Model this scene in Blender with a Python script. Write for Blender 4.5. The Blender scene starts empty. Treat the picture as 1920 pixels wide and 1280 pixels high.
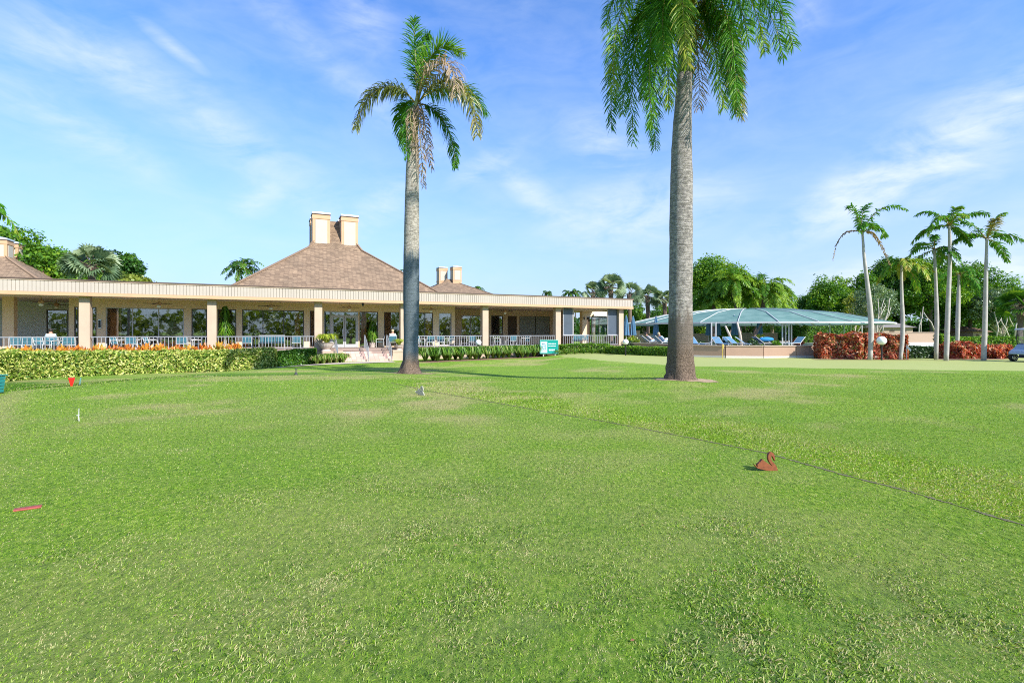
# constants tuned against the photograph
SKYMUL = (0.66, 1.03, 1.56)
CLOUDC = (4.7, 5.2, 5.9)
EXPO = 0.74
import bpy, math, random
import numpy as np
from mathutils import Vector, Matrix
R = math.radians
random.seed(7)
rng = np.random.default_rng(11)
scene = bpy.context.scene
COL = scene.collection
F = 960.0            # focal length in photograph pixels
CAMZ = 1.5           # eye height
HOR = 623.0          # horizon row

# ------------------------------------------------------------------ terrain
def sm(t):
    t = np.clip(t, 0.0, 1.0)
    return t * t * (3 - 2 * t)
def ground(x, y):
    t = sm((y - 14.0) / 18.0)
    p = sm((x - 1.0) / 5.0)
    z = -t * (0.47 * (1 - p) + 0.15 * p)
    z = z - 0.3 * sm((-x - 11.0) / 6.0) * sm((y - 9.0) / 8.0)
    z = z + 0.13 * np.exp(-((x - 4.95) ** 2 + (y - 15.1) ** 2) / 2.5)
    z = z - 0.10 * np.exp(-((x + 0.3) ** 2 / 8 + (y - 19.2) ** 2 / 4))
    z = z + 0.012 * np.sin(x * 0.9 + 1.3) * np.sin(y * 0.7) * sm((y - 6) / 6.0)
    return z
def gz(x, y):
    return float(ground(float(x), float(y)))
def W(px, py, Y):
    return Vector(((px - 960) / F * Y, Y, CAMZ + (HOR - py) / F * Y))
def G(px, Y):
    x = (px - 960) / F * Y
    return Vector((x, Y, gz(x, Y)))

def vnoise(x, y, scale, seed):
    x = np.asarray(x, float) / scale + seed * 17.3 + 1000
    y = np.asarray(y, float) / scale + seed * 9.1 + 1000
    xi = np.floor(x); yi = np.floor(y); fx = x - xi; fy = y - yi
    fx = fx * fx * (3 - 2 * fx); fy = fy * fy * (3 - 2 * fy)
    def h(a, b):
        v = np.sin(a * 127.1 + b * 311.7 + seed * 3.7) * 43758.5453
        return v - np.floor(v)
    return (h(xi, yi) * (1 - fx) * (1 - fy) + h(xi + 1, yi) * fx * (1 - fy)
            + h(xi, yi + 1) * (1 - fx) * fy + h(xi + 1, yi + 1) * fx * fy)

# ------------------------------------------------------------------ materials
def new_mat(name):
    m = bpy.data.materials.new(name)
    m.use_nodes = True
    nt = m.node_tree
    nt.nodes.clear()
    out = nt.nodes.new('ShaderNodeOutputMaterial')
    return m, nt, out
def N(nt, t, **kw):
    n = nt.nodes.new(t)
    for k, v in kw.items():
        if k in n.inputs.keys():
            n.inputs[k].default_value = v
        else:
            setattr(n, k, v)
    return n
def L(nt, a, b):
    nt.links.new(a, b)
def c4(c):
    return (c[0], c[1], c[2], 1.0)
def ramp(nt, fac, stops):
    r = nt.nodes.new('ShaderNodeValToRGB')
    e = r.color_ramp.elements
    while len(e) > 1:
        e.remove(e[0])
    e[0].position = stops[0][0]; e[0].color = c4(stops[0][1])
    for p, c in stops[1:]:
        k = e.new(p); k.color = c4(c)
    L(nt, fac, r.inputs['Fac'])
    return r
def mixc(nt, fac, a, b, mode='MIX'):
    m = nt.nodes.new('ShaderNodeMix'); m.data_type = 'RGBA'; m.blend_type = mode
    for v, i in ((fac, 0), (a, 6), (b, 7)):
        if hasattr(v, 'is_output') or isinstance(v, bpy.types.NodeSocket):
            L(nt, v, m.inputs[i])
        else:
            m.inputs[i].default_value = v if i == 0 else (c4(v) if len(v) == 3 else v)
    return m.outputs[2]
def noise(nt, scale, detail=4, rough=0.6, vec=None, dist=0.0):
    n = N(nt, 'ShaderNodeTexNoise', Scale=scale, Detail=detail, Roughness=rough, Distortion=dist)
    if vec is None:
        g = nt.nodes.new('ShaderNodeNewGeometry'); vec = g.outputs['Position']
    L(nt, vec, n.inputs['Vector'])
    return n.outputs['Fac']
def mathn(nt, op, a, b=None, clamp=False):
    m = nt.nodes.new('ShaderNodeMath'); m.operation = op; m.use_clamp = clamp
    for v, i in ((a, 0), (b, 1)):
        if v is None: continue
        if isinstance(v, (int, float)): m.inputs[i].default_value = v
        else: L(nt, v, m.inputs[i])
    return m.outputs[0]
def vmath(nt, op, a, b):
    m = nt.nodes.new('ShaderNodeVectorMath'); m.operation = op
    for v, i in ((a, 0), (b, 1)):
        if isinstance(v, (tuple, list, Vector)): m.inputs[i].default_value = tuple(v)
        else: L(nt, v, m.inputs[i])
    return m
def plain(name, col, rough=0.6, var=0.12, scale=6.0, bump=0.0, metal=0.0, spec=0.5, fine=60.0):
    m, nt, out = new_mat(name)
    p = N(nt, 'ShaderNodeBsdfPrincipled', Roughness=rough, Metallic=metal)
    p.inputs['Specular IOR Level'].default_value = spec
    a = tuple(c * (1 - var) for c in col); b = tuple(min(1, c * (1 + var)) for c in col)
    f = noise(nt, scale, 5)
    f2 = noise(nt, fine, 2)
    ff = mathn(nt, 'ADD', mathn(nt, 'MULTIPLY', f, 0.7), mathn(nt, 'MULTIPLY', f2, 0.3))
    r = ramp(nt, ff, [(0.3, a), (0.7, b)])
    L(nt, r.outputs[0], p.inputs['Base Color'])
    if bump:
        bm = N(nt, 'ShaderNodeBump', Strength=bump, Distance=0.02)
        L(nt, f2, bm.inputs['Height']); L(nt, bm.outputs[0], p.inputs['Normal'])
    L(nt, p.outputs[0], out.inputs[0])
    return m
def leafmat(name, stops, transl=0.35, gloss=0.12, rough=0.4):
    """foliage: colour from per-leaf tint attribute"""
    m, nt, out = new_mat(name)
    at = N(nt, 'ShaderNodeAttribute', attribute_name='tint')
    r = ramp(nt, at.outputs['Fac'], stops)
    d = N(nt, 'ShaderNodeBsdfDiffuse'); t = N(nt, 'ShaderNodeBsdfTranslucent')
    g = N(nt, 'ShaderNodeBsdfGlossy', Roughness=rough)
    L(nt, r.outputs[0], d.inputs['Color'])
    tc = mixc(nt, 1.0, r.outputs[0], (1.25, 1.15, 0.55), 'MULTIPLY')
    L(nt, tc, t.inputs['Color'])
    g.inputs['Color'].default_value = (0.45, 0.5, 0.45, 1)
    m1 = N(nt, 'ShaderNodeMixShader', Fac=transl); m2 = N(nt, 'ShaderNodeMixShader', Fac=gloss)
    L(nt, d.outputs[0], m1.inputs[1]); L(nt, t.outputs[0], m1.inputs[2])
    L(nt, m1.outputs[0], m2.inputs[1]); L(nt, g.outputs[0], m2.inputs[2])
    L(nt, m2.outputs[0], out.inputs[0])
    return m

M = {}
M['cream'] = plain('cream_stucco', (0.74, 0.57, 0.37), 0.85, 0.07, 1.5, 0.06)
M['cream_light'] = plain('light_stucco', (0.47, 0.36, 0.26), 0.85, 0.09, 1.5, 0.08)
M['tan_trim'] = plain('tan_trim', (0.52, 0.32, 0.175), 0.7, 0.08, 2.0)
M['siding'] = plain('siding', (0.42, 0.365, 0.30), 0.75, 0.07, 1.2)
M['gap'] = plain('siding_gap', (0.33, 0.29, 0.235), 0.9)
M['brown'] = plain('brown_metal', (0.09, 0.055, 0.04), 0.5)
M['flatroof'] = plain('gravel_roof', (0.3, 0.28, 0.25), 0.95, 0.2, 8)
M['ceil'] = plain('soffit', (0.76, 0.66, 0.52), 0.85, 0.05)
M['wall_white'] = plain('white_wall', (0.70, 0.72, 0.72), 0.85, 0.05, 1.0, 0.05)
M['floor'] = plain('porch_floor', (0.30, 0.22, 0.18), 0.7, 0.12, 3)
M['frame_grey'] = plain('grey_frame', (0.42, 0.42, 0.42), 0.45)
M['frame_dark'] = plain('bronze_frame', (0.06, 0.05, 0.045), 0.4)
M['rail'] = plain('rail_paint', (0.24, 0.25, 0.27), 0.4, 0.05)
M['white'] = plain('white_paint', (0.54, 0.54, 0.52), 0.45, 0.04)
M['teal_cloth'] = plain('teal_sling', (0.05, 0.18, 0.235), 0.8, 0.2)
M['blue_cloth'] = plain('blue_cloth', (0.08, 0.19, 0.30), 0.85, 0.25)
M['orange_wood'] = plain('orange_wood', (0.60, 0.24, 0.06), 0.6, 0.15)
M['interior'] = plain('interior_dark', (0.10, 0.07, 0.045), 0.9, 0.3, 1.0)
M['interior_col'] = plain('interior_column', (0.7, 0.6, 0.42), 0.9, 0.1, 1.0)
M['black'] = plain('black_metal', (0.015, 0.015, 0.016), 0.45)
M['iron'] = plain('iron', (0.05, 0.05, 0.055), 0.5)
M['darkscreen'] = plain('dark_screen', (0.07, 0.09, 0.115), 0.35, 0.15, 2)
M['shutter'] = plain('shutter', (0.26, 0.29, 0.25), 0.6, 0.05)
M['globe'] = plain('globe_white', (0.85, 0.85, 0.82), 0.25, 0.02)
M['terracotta'] = plain('terracotta_wall', (0.42, 0.27, 0.19), 0.85, 0.1, 1.2, 0.2)
M['tan_wall'] = plain('tan_wall', (0.46, 0.33, 0.24), 0.85, 0.06, 1.0)
M['pale_band'] = plain('pale_band', (0.62, 0.57, 0.50), 0.85, 0.08)
M['cap'] = plain('wall_cap', (0.50, 0.38, 0.29), 0.8)
M['concrete'] = plain('concrete', (0.55, 0.46, 0.38), 0.9, 0.12, 3, 0.2)
M['pool_deck'] = plain('pool_deck', (0.52, 0.46, 0.38), 0.85, 0.1, 2)
M['mulch'] = plain('mulch', (0.26, 0.15, 0.09), 0.95, 0.4, 10, 0.8)
M['rust'] = plain('rusty_steel', (0.22, 0.06, 0.018), 0.62, 0.3, 40)
M['swan_grey'] = plain('weathered_steel', (0.34, 0.33, 0.25), 0.6, 0.15, 40)
M['red'] = plain('red_plastic', (0.75, 0.02, 0.015), 0.35, 0.05)
M['dullred'] = plain('faded_red', (0.34, 0.06, 0.045), 0.6, 0.25, 30)
M['teal_plastic'] = plain('teal_plastic', (0.02, 0.19, 0.175), 0.4, 0.1, 8)
M['sign_teal'] = plain('sign_teal', (0.0, 0.30, 0.25), 0.4, 0.04)
M['sign_pale'] = plain('sign_pale', (0.62, 0.82, 0.85), 0.5, 0.03)
M['skin'] = plain('skin', (0.50, 0.27, 0.18), 0.6, 0.06)
M['hair_dark'] = plain('dark_hair', (0.02, 0.015, 0.012), 0.6)
M['hair_pale'] = plain('pale_hair', (0.45, 0.36, 0.22), 0.6)
M['cloth_blue'] = plain('pale_blue_shirt', (0.42, 0.52, 0.62), 0.9)
M['cloth_grey'] = plain('grey_shorts', (0.42, 0.40, 0.40), 0.9)
M['pot'] = plain('stone_pot', (0.50, 0.42, 0.36), 0.85, 0.2, 12)
M['cart_blue'] = plain('cart_blue', (0.30, 0.38, 0.50), 0.25, 0.05, 5, spec=0.6)
M['tyre'] = plain('tyre', (0.018, 0.018, 0.018), 0.85)
M['chrome'] = plain('alloy', (0.65, 0.65, 0.67), 0.3, 0.03, metal=0.7)
M['bark_far'] = plain('grey_bark', (0.30, 0.27, 0.23), 0.9, 0.3, 3, 0.5)
M['bark_brown'] = plain('brown_bark', (0.17, 0.12, 0.085), 0.95, 0.35, 5, 0.6)
M['bark_dark'] = plain('dark_bark', (0.10, 0.085, 0.07), 0.95, 0.3, 3, 0.5)
M['bark_pale'] = plain('pale_bark', (0.52, 0.46, 0.38), 0.9, 0.2, 3, 0.4)
M['yellow'] = plain('yellow_paint', (0.70, 0.50, 0.08), 0.5)
M['soil'] = plain('soil', (0.12, 0.11, 0.05), 0.95, 0.4, 25, 0.6)

def glass_mat():
    m, nt, out = new_mat('window_glass')
    t = N(nt, 'ShaderNodeBsdfTransparent'); t.inputs[0].default_value = (0.88, 0.86, 0.80, 1)
    g = N(nt, 'ShaderNodeBsdfGlossy', Roughness=0.02); g.inputs[0].default_value = (0.85, 0.88, 0.9, 1)
    b = N(nt, 'ShaderNodeBump', Strength=0.04, Distance=0.05)
    L(nt, noise(nt, 1.4, 2), b.inputs['Height']); L(nt, b.outputs[0], g.inputs['Normal'])
    mx = N(nt, 'ShaderNodeMixShader', Fac=0.21)
    L(nt, t.outputs[0], mx.inputs[1]); L(nt, g.outputs[0], mx.inputs[2])
    L(nt, mx.outputs[0], out.inputs[0])
    return m
M['glass'] = glass_mat()
def clearglass():
    m, nt, out = new_mat('clear_windshield')
    t = N(nt, 'ShaderNodeBsdfTransparent'); t.inputs[0].default_value = (0.8, 0.84, 0.86, 1)
    g = N(nt, 'ShaderNodeBsdfGlossy', Roughness=0.03)
    mx = N(nt, 'ShaderNodeMixShader', Fac=0.12)
    L(nt, t.outputs[0], mx.inputs[1]); L(nt, g.outputs[0], mx.inputs[2])
    L(nt, mx.outputs[0], out.inputs[0]); return m
M['clearglass'] = clearglass()

def canopy_mat():
    m, nt, out = new_mat('canopy_screen')
    f = noise(nt, 0.7, 3)
    r = ramp(nt, f, [(0.35, (0.15, 0.29, 0.255)), (0.65, (0.25, 0.40, 0.35))])
    d = N(nt, 'ShaderNodeBsdfDiffuse'); t = N(nt, 'ShaderNodeBsdfTranslucent'); g = N(nt, 'ShaderNodeBsdfGlossy', Roughness=0.35)
    g.inputs[0].default_value = (0.8, 0.9, 0.95, 1)
    L(nt, r.outputs[0], d.inputs[0]); L(nt, r.outputs[0], t.inputs[0])
    m1 = N(nt, 'ShaderNodeMixShader', Fac=0.35); m2 = N(nt, 'ShaderNodeMixShader', Fac=0.04)
    L(nt, d.outputs[0], m1.inputs[1]); L(nt, t.outputs[0], m1.inputs[2])
    L(nt, m1.outputs[0], m2.inputs[1]); L(nt, g.outputs[0], m2.inputs[2])
    L(nt, m2.outputs[0], out.inputs[0]); return m
M['canopy'] = canopy_mat()

def shingle_mat(uv, nv):
    m, nt, out = new_mat('shingles')
    g = nt.nodes.new('ShaderNodeNewGeometry')
    du = vmath(nt, 'DOT_PRODUCT', g.outputs['Position'], tuple(uv + nv))
    sep = nt.nodes.new('ShaderNodeSeparateXYZ'); L(nt, g.outputs['Position'], sep.inputs[0])
    cmb = nt.nodes.new('ShaderNodeCombineXYZ')
    L(nt, du.outputs['Value'], cmb.inputs[0]); L(nt, mathn(nt, 'MULTIPLY', sep.outputs[2], 1.9), cmb.inputs[1])
    b = N(nt, 'ShaderNodeTexBrick')
    b.inputs['Scale'].default_value = 1.0
    b.inputs['Brick Width'].default_value = 0.34; b.inputs['Row Height'].default_value = 0.22
    b.inputs['Mortar Size'].default_value = 0.014; b.inputs['Bias'].default_value = 0.0
    b.inputs['Color1'].default_value = c4((0.12, 0.078, 0.045)); b.inputs['Color2'].default_value = c4((0.32, 0.222, 0.135))
    b.inputs['Mortar'].default_value = c4((0.11, 0.07, 0.05))
    L(nt, cmb.outputs[0], b.inputs['Vector'])
    n1 = noise(nt, 0.5, 4); n2 = noise(nt, 14, 3)
    c = mixc(nt, 0.35, b.outputs['Color'], ramp(nt, n2, [(0.3, (0.13, 0.085, 0.055)), (0.7, (0.38, 0.27, 0.175))]).outputs[0])
    c = mixc(nt, 1.0, c, ramp(nt, n1, [(0.3, (0.85, 0.85, 0.85)), (0.7, (1.15, 1.12, 1.1))]).outputs[0], 'MULTIPLY')
    p = N(nt, 'ShaderNodeBsdfPrincipled', Roughness=0.9)
    bm = N(nt, 'ShaderNodeBump', Strength=0.6, Distance=0.05)
    L(nt, b.outputs['Fac'], bm.inputs['Height']); bm.invert = True
    L(nt, bm.outputs[0], p.inputs['Normal']); L(nt, c, p.inputs['Base Color'])
    L(nt, p.outputs[0], out.inputs[0]); return m

def paver_mat():
    m, nt, out = new_mat('brick_paver')
    g = nt.nodes.new('ShaderNodeNewGeometry')
    mp = N(nt, 'ShaderNodeMapping'); mp.inputs['Rotation'].default_value = (0, 0, R(-25))
    L(nt, g.outputs['Position'], mp.inputs[0])
    b = N(nt, 'ShaderNodeTexBrick'); b.inputs['Scale'].default_value = 1.0
    b.inputs['Brick Width'].default_value = 0.3; b.inputs['Row Height'].default_value = 0.15; b.inputs['Mortar Size'].default_value = 0.01
    b.inputs['Color1'].default_value = c4((0.50, 0.34, 0.28)); b.inputs['Color2'].default_value = c4((0.60, 0.44, 0.36))
    b.inputs['Mortar'].default_value = c4((0.3, 0.22, 0.18))
    L(nt, mp.outputs[0], b.inputs['Vector'])
    p = N(nt, 'ShaderNodeBsdfPrincipled', Roughness=0.85); L(nt, b.outputs['Color'], p.inputs['Base Color'])
    L(nt, p.outputs[0], out.inputs[0]); return m
M['paver'] = paver_mat()

def trunk_mat(name, top, mid, low, z_stain, z_base, ring=9.0):
    """grey palm bark: fine rings, mottled lichen, rough brown root zone, stained lower part"""
    m, nt, out = new_mat(name)
    g = nt.nodes.new('ShaderNodeNewGeometry')
    sep = nt.nodes.new('ShaderNodeSeparateXYZ'); L(nt, g.outputs['Position'], sep.inputs[0])
    z = sep.outputs[2]
    n0 = noise(nt, 1.6, 5); n1 = noise(nt, 12, 5, 0.7); n2 = noise(nt, 45, 3)
    mp = N(nt, 'ShaderNodeMapping'); mp.inputs['Scale'].default_value = (1.2, 1.2, 0.22)
    L(nt, g.outputs['Position'], mp.inputs[0])
    nst = noise(nt, 7, 4, 0.6, mp.outputs[0])
    mp2 = N(nt, 'ShaderNodeMapping'); mp2.inputs['Scale'].default_value = (0.35, 0.35, 6)
    L(nt, g.outputs['Position'], mp2.inputs[0])
    nr = noise(nt, ring, 3, 0.6, mp2.outputs[0])
    c = ramp(nt, mathn(nt, 'ADD', mathn(nt, 'MULTIPLY', n1, 0.55), mathn(nt, 'MULTIPLY', nr, 0.45)),
             [(0.38, tuple(v * 0.58 for v in mid)), (0.48, mid), (0.54, top), (0.63, tuple(v * 1.25 for v in top))]).outputs[0]
    zz = mathn(nt, 'ADD', z, mathn(nt, 'MULTIPLY', nst, 1.6))
    st = mathn(nt, 'MULTIPLY', mathn(nt, 'SUBTRACT', z_stain + 0.8, zz), 2.2, True)
    c = mixc(nt, st, c, mixc(nt, n1, tuple(v * 0.45 for v in low), tuple(v * 1.25 for v in low)))
    rb = mathn(nt, 'MULTIPLY', mathn(nt, 'SUBTRACT', z_base + 0.9, mathn(nt, 'ADD', z, mathn(nt, 'MULTIPLY', nst, 0.6))), 2.2, True)
    c = mixc(nt, rb, c, ramp(nt, n2, [(0.35, (0.05, 0.035, 0.025)), (0.65, (0.30, 0.22, 0.16))]).outputs[0])
    p = N(nt, 'ShaderNodeBsdfPrincipled', Roughness=0.95); p.inputs['Specular IOR Level'].default_value = 0.1
    L(nt, c, p.inputs['Base Color'])
    hb = mathn(nt, 'ADD', mathn(nt, 'MULTIPLY', nr, 0.6), mathn(nt, 'MULTIPLY', n2, 0.7))
    bm = N(nt, 'ShaderNodeBump', Strength=1.0, Distance=0.06); L(nt, hb, bm.inputs['Height'])
    L(nt, bm.outputs[0], p.inputs['Normal']); L(nt, p.outputs[0], out.inputs[0]); return m

# leaf palettes
M['leaf_royal'] = leafmat('royal_leaf', [(0.0, (0.03, 0.115, 0.015)), (0.5, (0.095, 0.28, 0.02)), (0.8, (0.24, 0.36, 0.03)), (1.0, (0.42, 0.36, 0.07))], 0.35, 0.03, 0.4)
M['leaf_dead'] = leafmat('dry_leaf', [(0.0, (0.16, 0.10, 0.06)), (0.5, (0.36, 0.26, 0.17)), (1.0, (0.52, 0.40, 0.27))], 0.25, 0.05)
M['leaf_yellow'] = leafmat('yellowing_leaf', [(0.0, (0.06, 0.11, 0.02)), (0.45, (0.20, 0.22, 0.035)), (1.0, (0.45, 0.32, 0.09))], 0.3, 0.1)
M['leaf_tree'] = leafmat('tree_leaf', [(0.0, (0.02, 0.07, 0.014)), (0.5, (0.06, 0.17, 0.018)), (1.0, (0.18, 0.32, 0.03))], 0.4, 0.04, 0.4)
M['leaf_lush'] = leafmat('lush_leaf', [(0.0, (0.03, 0.10, 0.012)), (0.5, (0.10, 0.25, 0.018)), (1.0, (0.28, 0.42, 0.03))], 0.42, 0.04, 0.4)
M['leaf_olive'] = leafmat('olive_leaf', [(0.0, (0.05, 0.08, 0.015)), (0.5, (0.15, 0.22, 0.025)), (1.0, (0.34, 0.38, 0.06))], 0.4, 0.04)
M['leaf_grey'] = leafmat('greygreen_leaf', [(0.0, (0.05, 0.10, 0.05)), (0.5, (0.16, 0.25, 0.12)), (1.0, (0.38, 0.46, 0.26))], 0.35, 0.07)
M['leaf_varieg'] = leafmat('variegated_leaf', [(0.0, (0.06, 0.14, 0.02)), (0.38, (0.18, 0.30, 0.03)), (0.58, (0.52, 0.56, 0.12)), (1.0, (0.74, 0.70, 0.28))], 0.25, 0.04)
M['leaf_hedge'] = leafmat('hedge_leaf', [(0.0, (0.03, 0.09, 0.012)), (0.5, (0.09, 0.24, 0.018)), (1.0, (0.32, 0.48, 0.04))], 0.35, 0.05)
M['leaf_dark'] = leafmat('dark_hedge_leaf', [(0.0, (0.012, 0.035, 0.008)), (0.6, (0.03, 0.08, 0.015)), (1.0, (0.08, 0.16, 0.03))], 0.3, 0.1)
M['leaf_croton'] = leafmat('croton_leaf', [(0.0, (0.08, 0.02, 0.02)), (0.25, (0.22, 0.03, 0.025)), (0.55, (0.56, 0.095, 0.04)), (0.8, (0.72, 0.30, 0.16)), (0.93, (0.78, 0.55, 0.34)), (1.0, (0.14, 0.2, 0.03))], 0.3, 0.06)
M['leaf_orange'] = leafmat('orange_croton_leaf', [(0.0, (0.40, 0.07, 0.02)), (0.35, (0.66, 0.22, 0.03)), (0.7, (0.74, 0.42, 0.05)), (1.0, (0.20, 0.24, 0.03))], 0.3, 0.1)
M['leaf_strap'] = leafmat('strap_leaf', [(0.0, (0.025, 0.09, 0.012)), (0.55, (0.10, 0.23, 0.018)), (0.85, (0.28, 0.36, 0.06)), (1.0, (0.55, 0.52, 0.22))], 0.3, 0.04)
M['leaf_lime'] = leafmat('lime_leaf', [(0.0, (0.10, 0.20, 0.01)), (0.5, (0.30, 0.42, 0.02)), (1.0, (0.60, 0.62, 0.08))], 0.35, 0.1)
M['grass'] = leafmat('grass_blade', [(0.0, (0.035, 0.10, 0.01)), (0.25, (0.12, 0.25, 0.016)), (0.55, (0.25, 0.41, 0.028)), (0.78, (0.37, 0.48, 0.06)), (0.9, (0.44, 0.50, 0.20)), (1.0, (0.58, 0.46, 0.24))], 0.35, 0.015, 0.5)
M['core_dark'] = plain('shade_core', (0.02, 0.028, 0.012), 0.95, 0.4, 6)  # near-black core colour stands in for shade between the leaves

# ------------------------------------------------------------------ object helpers
def tagp(o, label=None, cat=None, group=None, kind=None):
    if label: o['label'] = label
    if cat: o['category'] = cat
    if group: o['group'] = group
    if kind: o['kind'] = kind
    return o
def thing(name, label, cat, loc=(0, 0, 0), rz=0.0, group=None):
    o = bpy.data.objects.new(name, None)
    o.empty_display_size = 0.3
    COL.objects.link(o); o.location = loc; o.rotation_euler = (0, 0, rz)
    return tagp(o, label, cat, group)
def copy_tree(o, parent=None, label=None, loc=None, rz=None, group=None):
    c = o.copy(); COL.objects.link(c)
    if parent is not None: c.parent = parent
    if label: c['label'] = label
    if group: c['group'] = group
    if loc is not None: c.location = loc
    if rz is not None: c.rotation_euler = (0, 0, rz)
    for ch in list(o.children): copy_tree(ch, c)
    return c
class MB:
    """collects boxes, tubes and faces into one mesh"""
    def __init__(s): s.v = []; s.f = []; s.m = []; s.t = []; s.cm = 0; s.ct = 0.5
    def face(s, pts):
        i = len(s.v); s.v += [tuple(p) for p in pts]; s.t += [s.ct] * len(pts)
        s.f.append(tuple(range(i, i + len(pts)))); s.m.append(s.cm)
    def hexa(s, c):   # 8 corners: bottom 4 (ccw), top 4
        i = len(s.v); s.v += [tuple(p) for p in c]; s.t += [s.ct] * 8
        for q in ((3, 2, 1, 0), (4, 5, 6, 7), (0, 1, 5, 4), (1, 2, 6, 5), (2, 3, 7, 6), (3, 0, 4, 7)):
            s.f.append(tuple(i + k for k in q)); s.m.append(s.cm)
    def box(s, x0, x1, y0, y1, z0, z1, fn=None):
        c = [(x0, y0, z0), (x1, y0, z0), (x1, y1, z0), (x0, y1, z0), (x0, y0, z1), (x1, y0, z1), (x1, y1, z1), (x0, y1, z1)]
        if fn: c = [fn(*p) for p in c]
        s.hexa(c)
    def bar(s, p, q, w, h=None, up=(0, 0, 1)):
        p = Vector(p); q = Vector(q); h = h or w; d = (q - p).normalized(); up = Vector(up)
        if abs(d.dot(up)) > 0.95: up = Vector((0, 1, 0))
        a = d.cross(up).normalized() * w / 2; b = a.cross(d).normalized() * h / 2
        s.hexa([p - a - b, p + a - b, q + a - b, q - a - b, p - a + b, p + a + b, q + a + b, q - a + b])
    def tube(s, pts, rad, seg=8, cap=True):
        pts = [Vector(p) for p in pts]; n = len(pts)
        if not isinstance(rad, (list, tuple)): rad = [rad] * n
        i0 = len(s.v); ref = Vector((0, 0, 1))
        d0 = (pts[1] - pts[0]).normalized()
        if abs(d0.dot(ref)) > 0.9: ref = Vector((0, 1, 0))
        for k, p in enumerate(pts):
            d = (pts[min(k + 1, n - 1)] - pts[max(k - 1, 0)]).normalized()
            a = d.cross(ref)
            if a.length < 1e-4: a = d.cross(Vector((1, 0, 0)))
            a.normalize(); b = d.cross(a).normalized()
            for j in range(seg):
                th = 2 * math.pi * j / seg
                s.v.append(tuple(p + (a * math.cos(th) + b * math.sin(th)) * rad[k])); s.t.append(s.ct)
        for k in range(n - 1):
            for j in range(seg):
                a = i0 + k * seg + j; b = i0 + k * seg + (j + 1) % seg
                s.f.append((a, b, b + seg, a + seg)); s.m.append(s.cm)
        if cap:
            s.f.append(tuple(i0 + j for j in reversed(range(seg)))); s.m.append(s.cm)
            s.f.append(tuple(i0 + (n - 1) * seg + j for j in range(seg))); s.m.append(s.cm)
    def lathe(s, c, prof, seg=16):   # prof: (r, z)
        c = Vector(c); s.tube([c + Vector((0, 0, z)) for r, z in prof], [max(r, 0.001) for r, z in prof], seg)
    def prism(s, outline, ax, ay, az, o, t):
        """flat outline (2D list) extruded by t along az"""
        o = Vector(o); ax = Vector(ax); ay = Vector(ay); az = Vector(az)
        i = len(s.v); n = len(outline)
        for k in (0, 1):
            for x, y in outline:
                s.v.append(tuple(o + ax * x + ay * y + az * (t * (k - 0.5)))); s.t.append(s.ct)
        s.f.append(tuple(range(i, i + n))); s.m.append(s.cm)
        s.f.append(tuple(reversed(range(i + n, i + 2 * n)))); s.m.append(s.cm)
        for k in range(n):
            j = (k + 1) % n
            s.f.append((i + k, i + n + k, i + n + j, i + j)); s.m.append(s.cm)
    def sphere(s, c, r, seg=12, rings=8, sc=(1, 1, 1)):
        c = Vector(c); i0 = len(s.v)
        for a in range(rings + 1):
            ph = math.pi * a / rings
            for b in range(seg):
                th = 2 * math.pi * b / seg
                s.v.append((c.x + r * sc[0] * math.sin(ph) * math.cos(th), c.y + r * sc[1] * math.sin(ph) * math.sin(th), c.z + r * sc[2] * math.cos(ph))); s.t.append(s.ct)
        for a in range(rings):
            for b in range(seg):
                p = i0 + a * seg + b; q = i0 + a * seg + (b + 1) % seg
                s.f.append((p, p + seg, q + seg, q)); s.m.append(s.cm)
    def build(s, name, mats, parent=None, world=True, smooth=False, bevel=0.0):
        if not isinstance(mats, (list, tuple)): mats = [mats]
        me = bpy.data.meshes.new(name)
        v = np.array(s.v, dtype=float)
        if world and parent is not None:
            r = parent
            while r.parent is not None: r = r.parent
            v = v - np.array(r.location)
        me.from_pydata(v.tolist(), [], s.f)
        for m in mats: me.materials.append(m)
        me.polygons.foreach_set('material_index', s.m)
        at = me.attributes.new('tint', 'FLOAT', 'POINT'); at.data.foreach_set('value', s.t)
        if smooth: me.polygons.foreach_set('use_smooth', [True] * len(s.f))
        me.update(); me.validate()
        o = bpy.data.objects.new(name, me); COL.objects.link(o)
        if parent is not None: o.parent = parent
        if bevel:
            b = o.modifiers.new('bevel', 'BEVEL'); b.width = bevel; b.segments = 2; b.limit_method = 'ANGLE'
        return o

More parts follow.
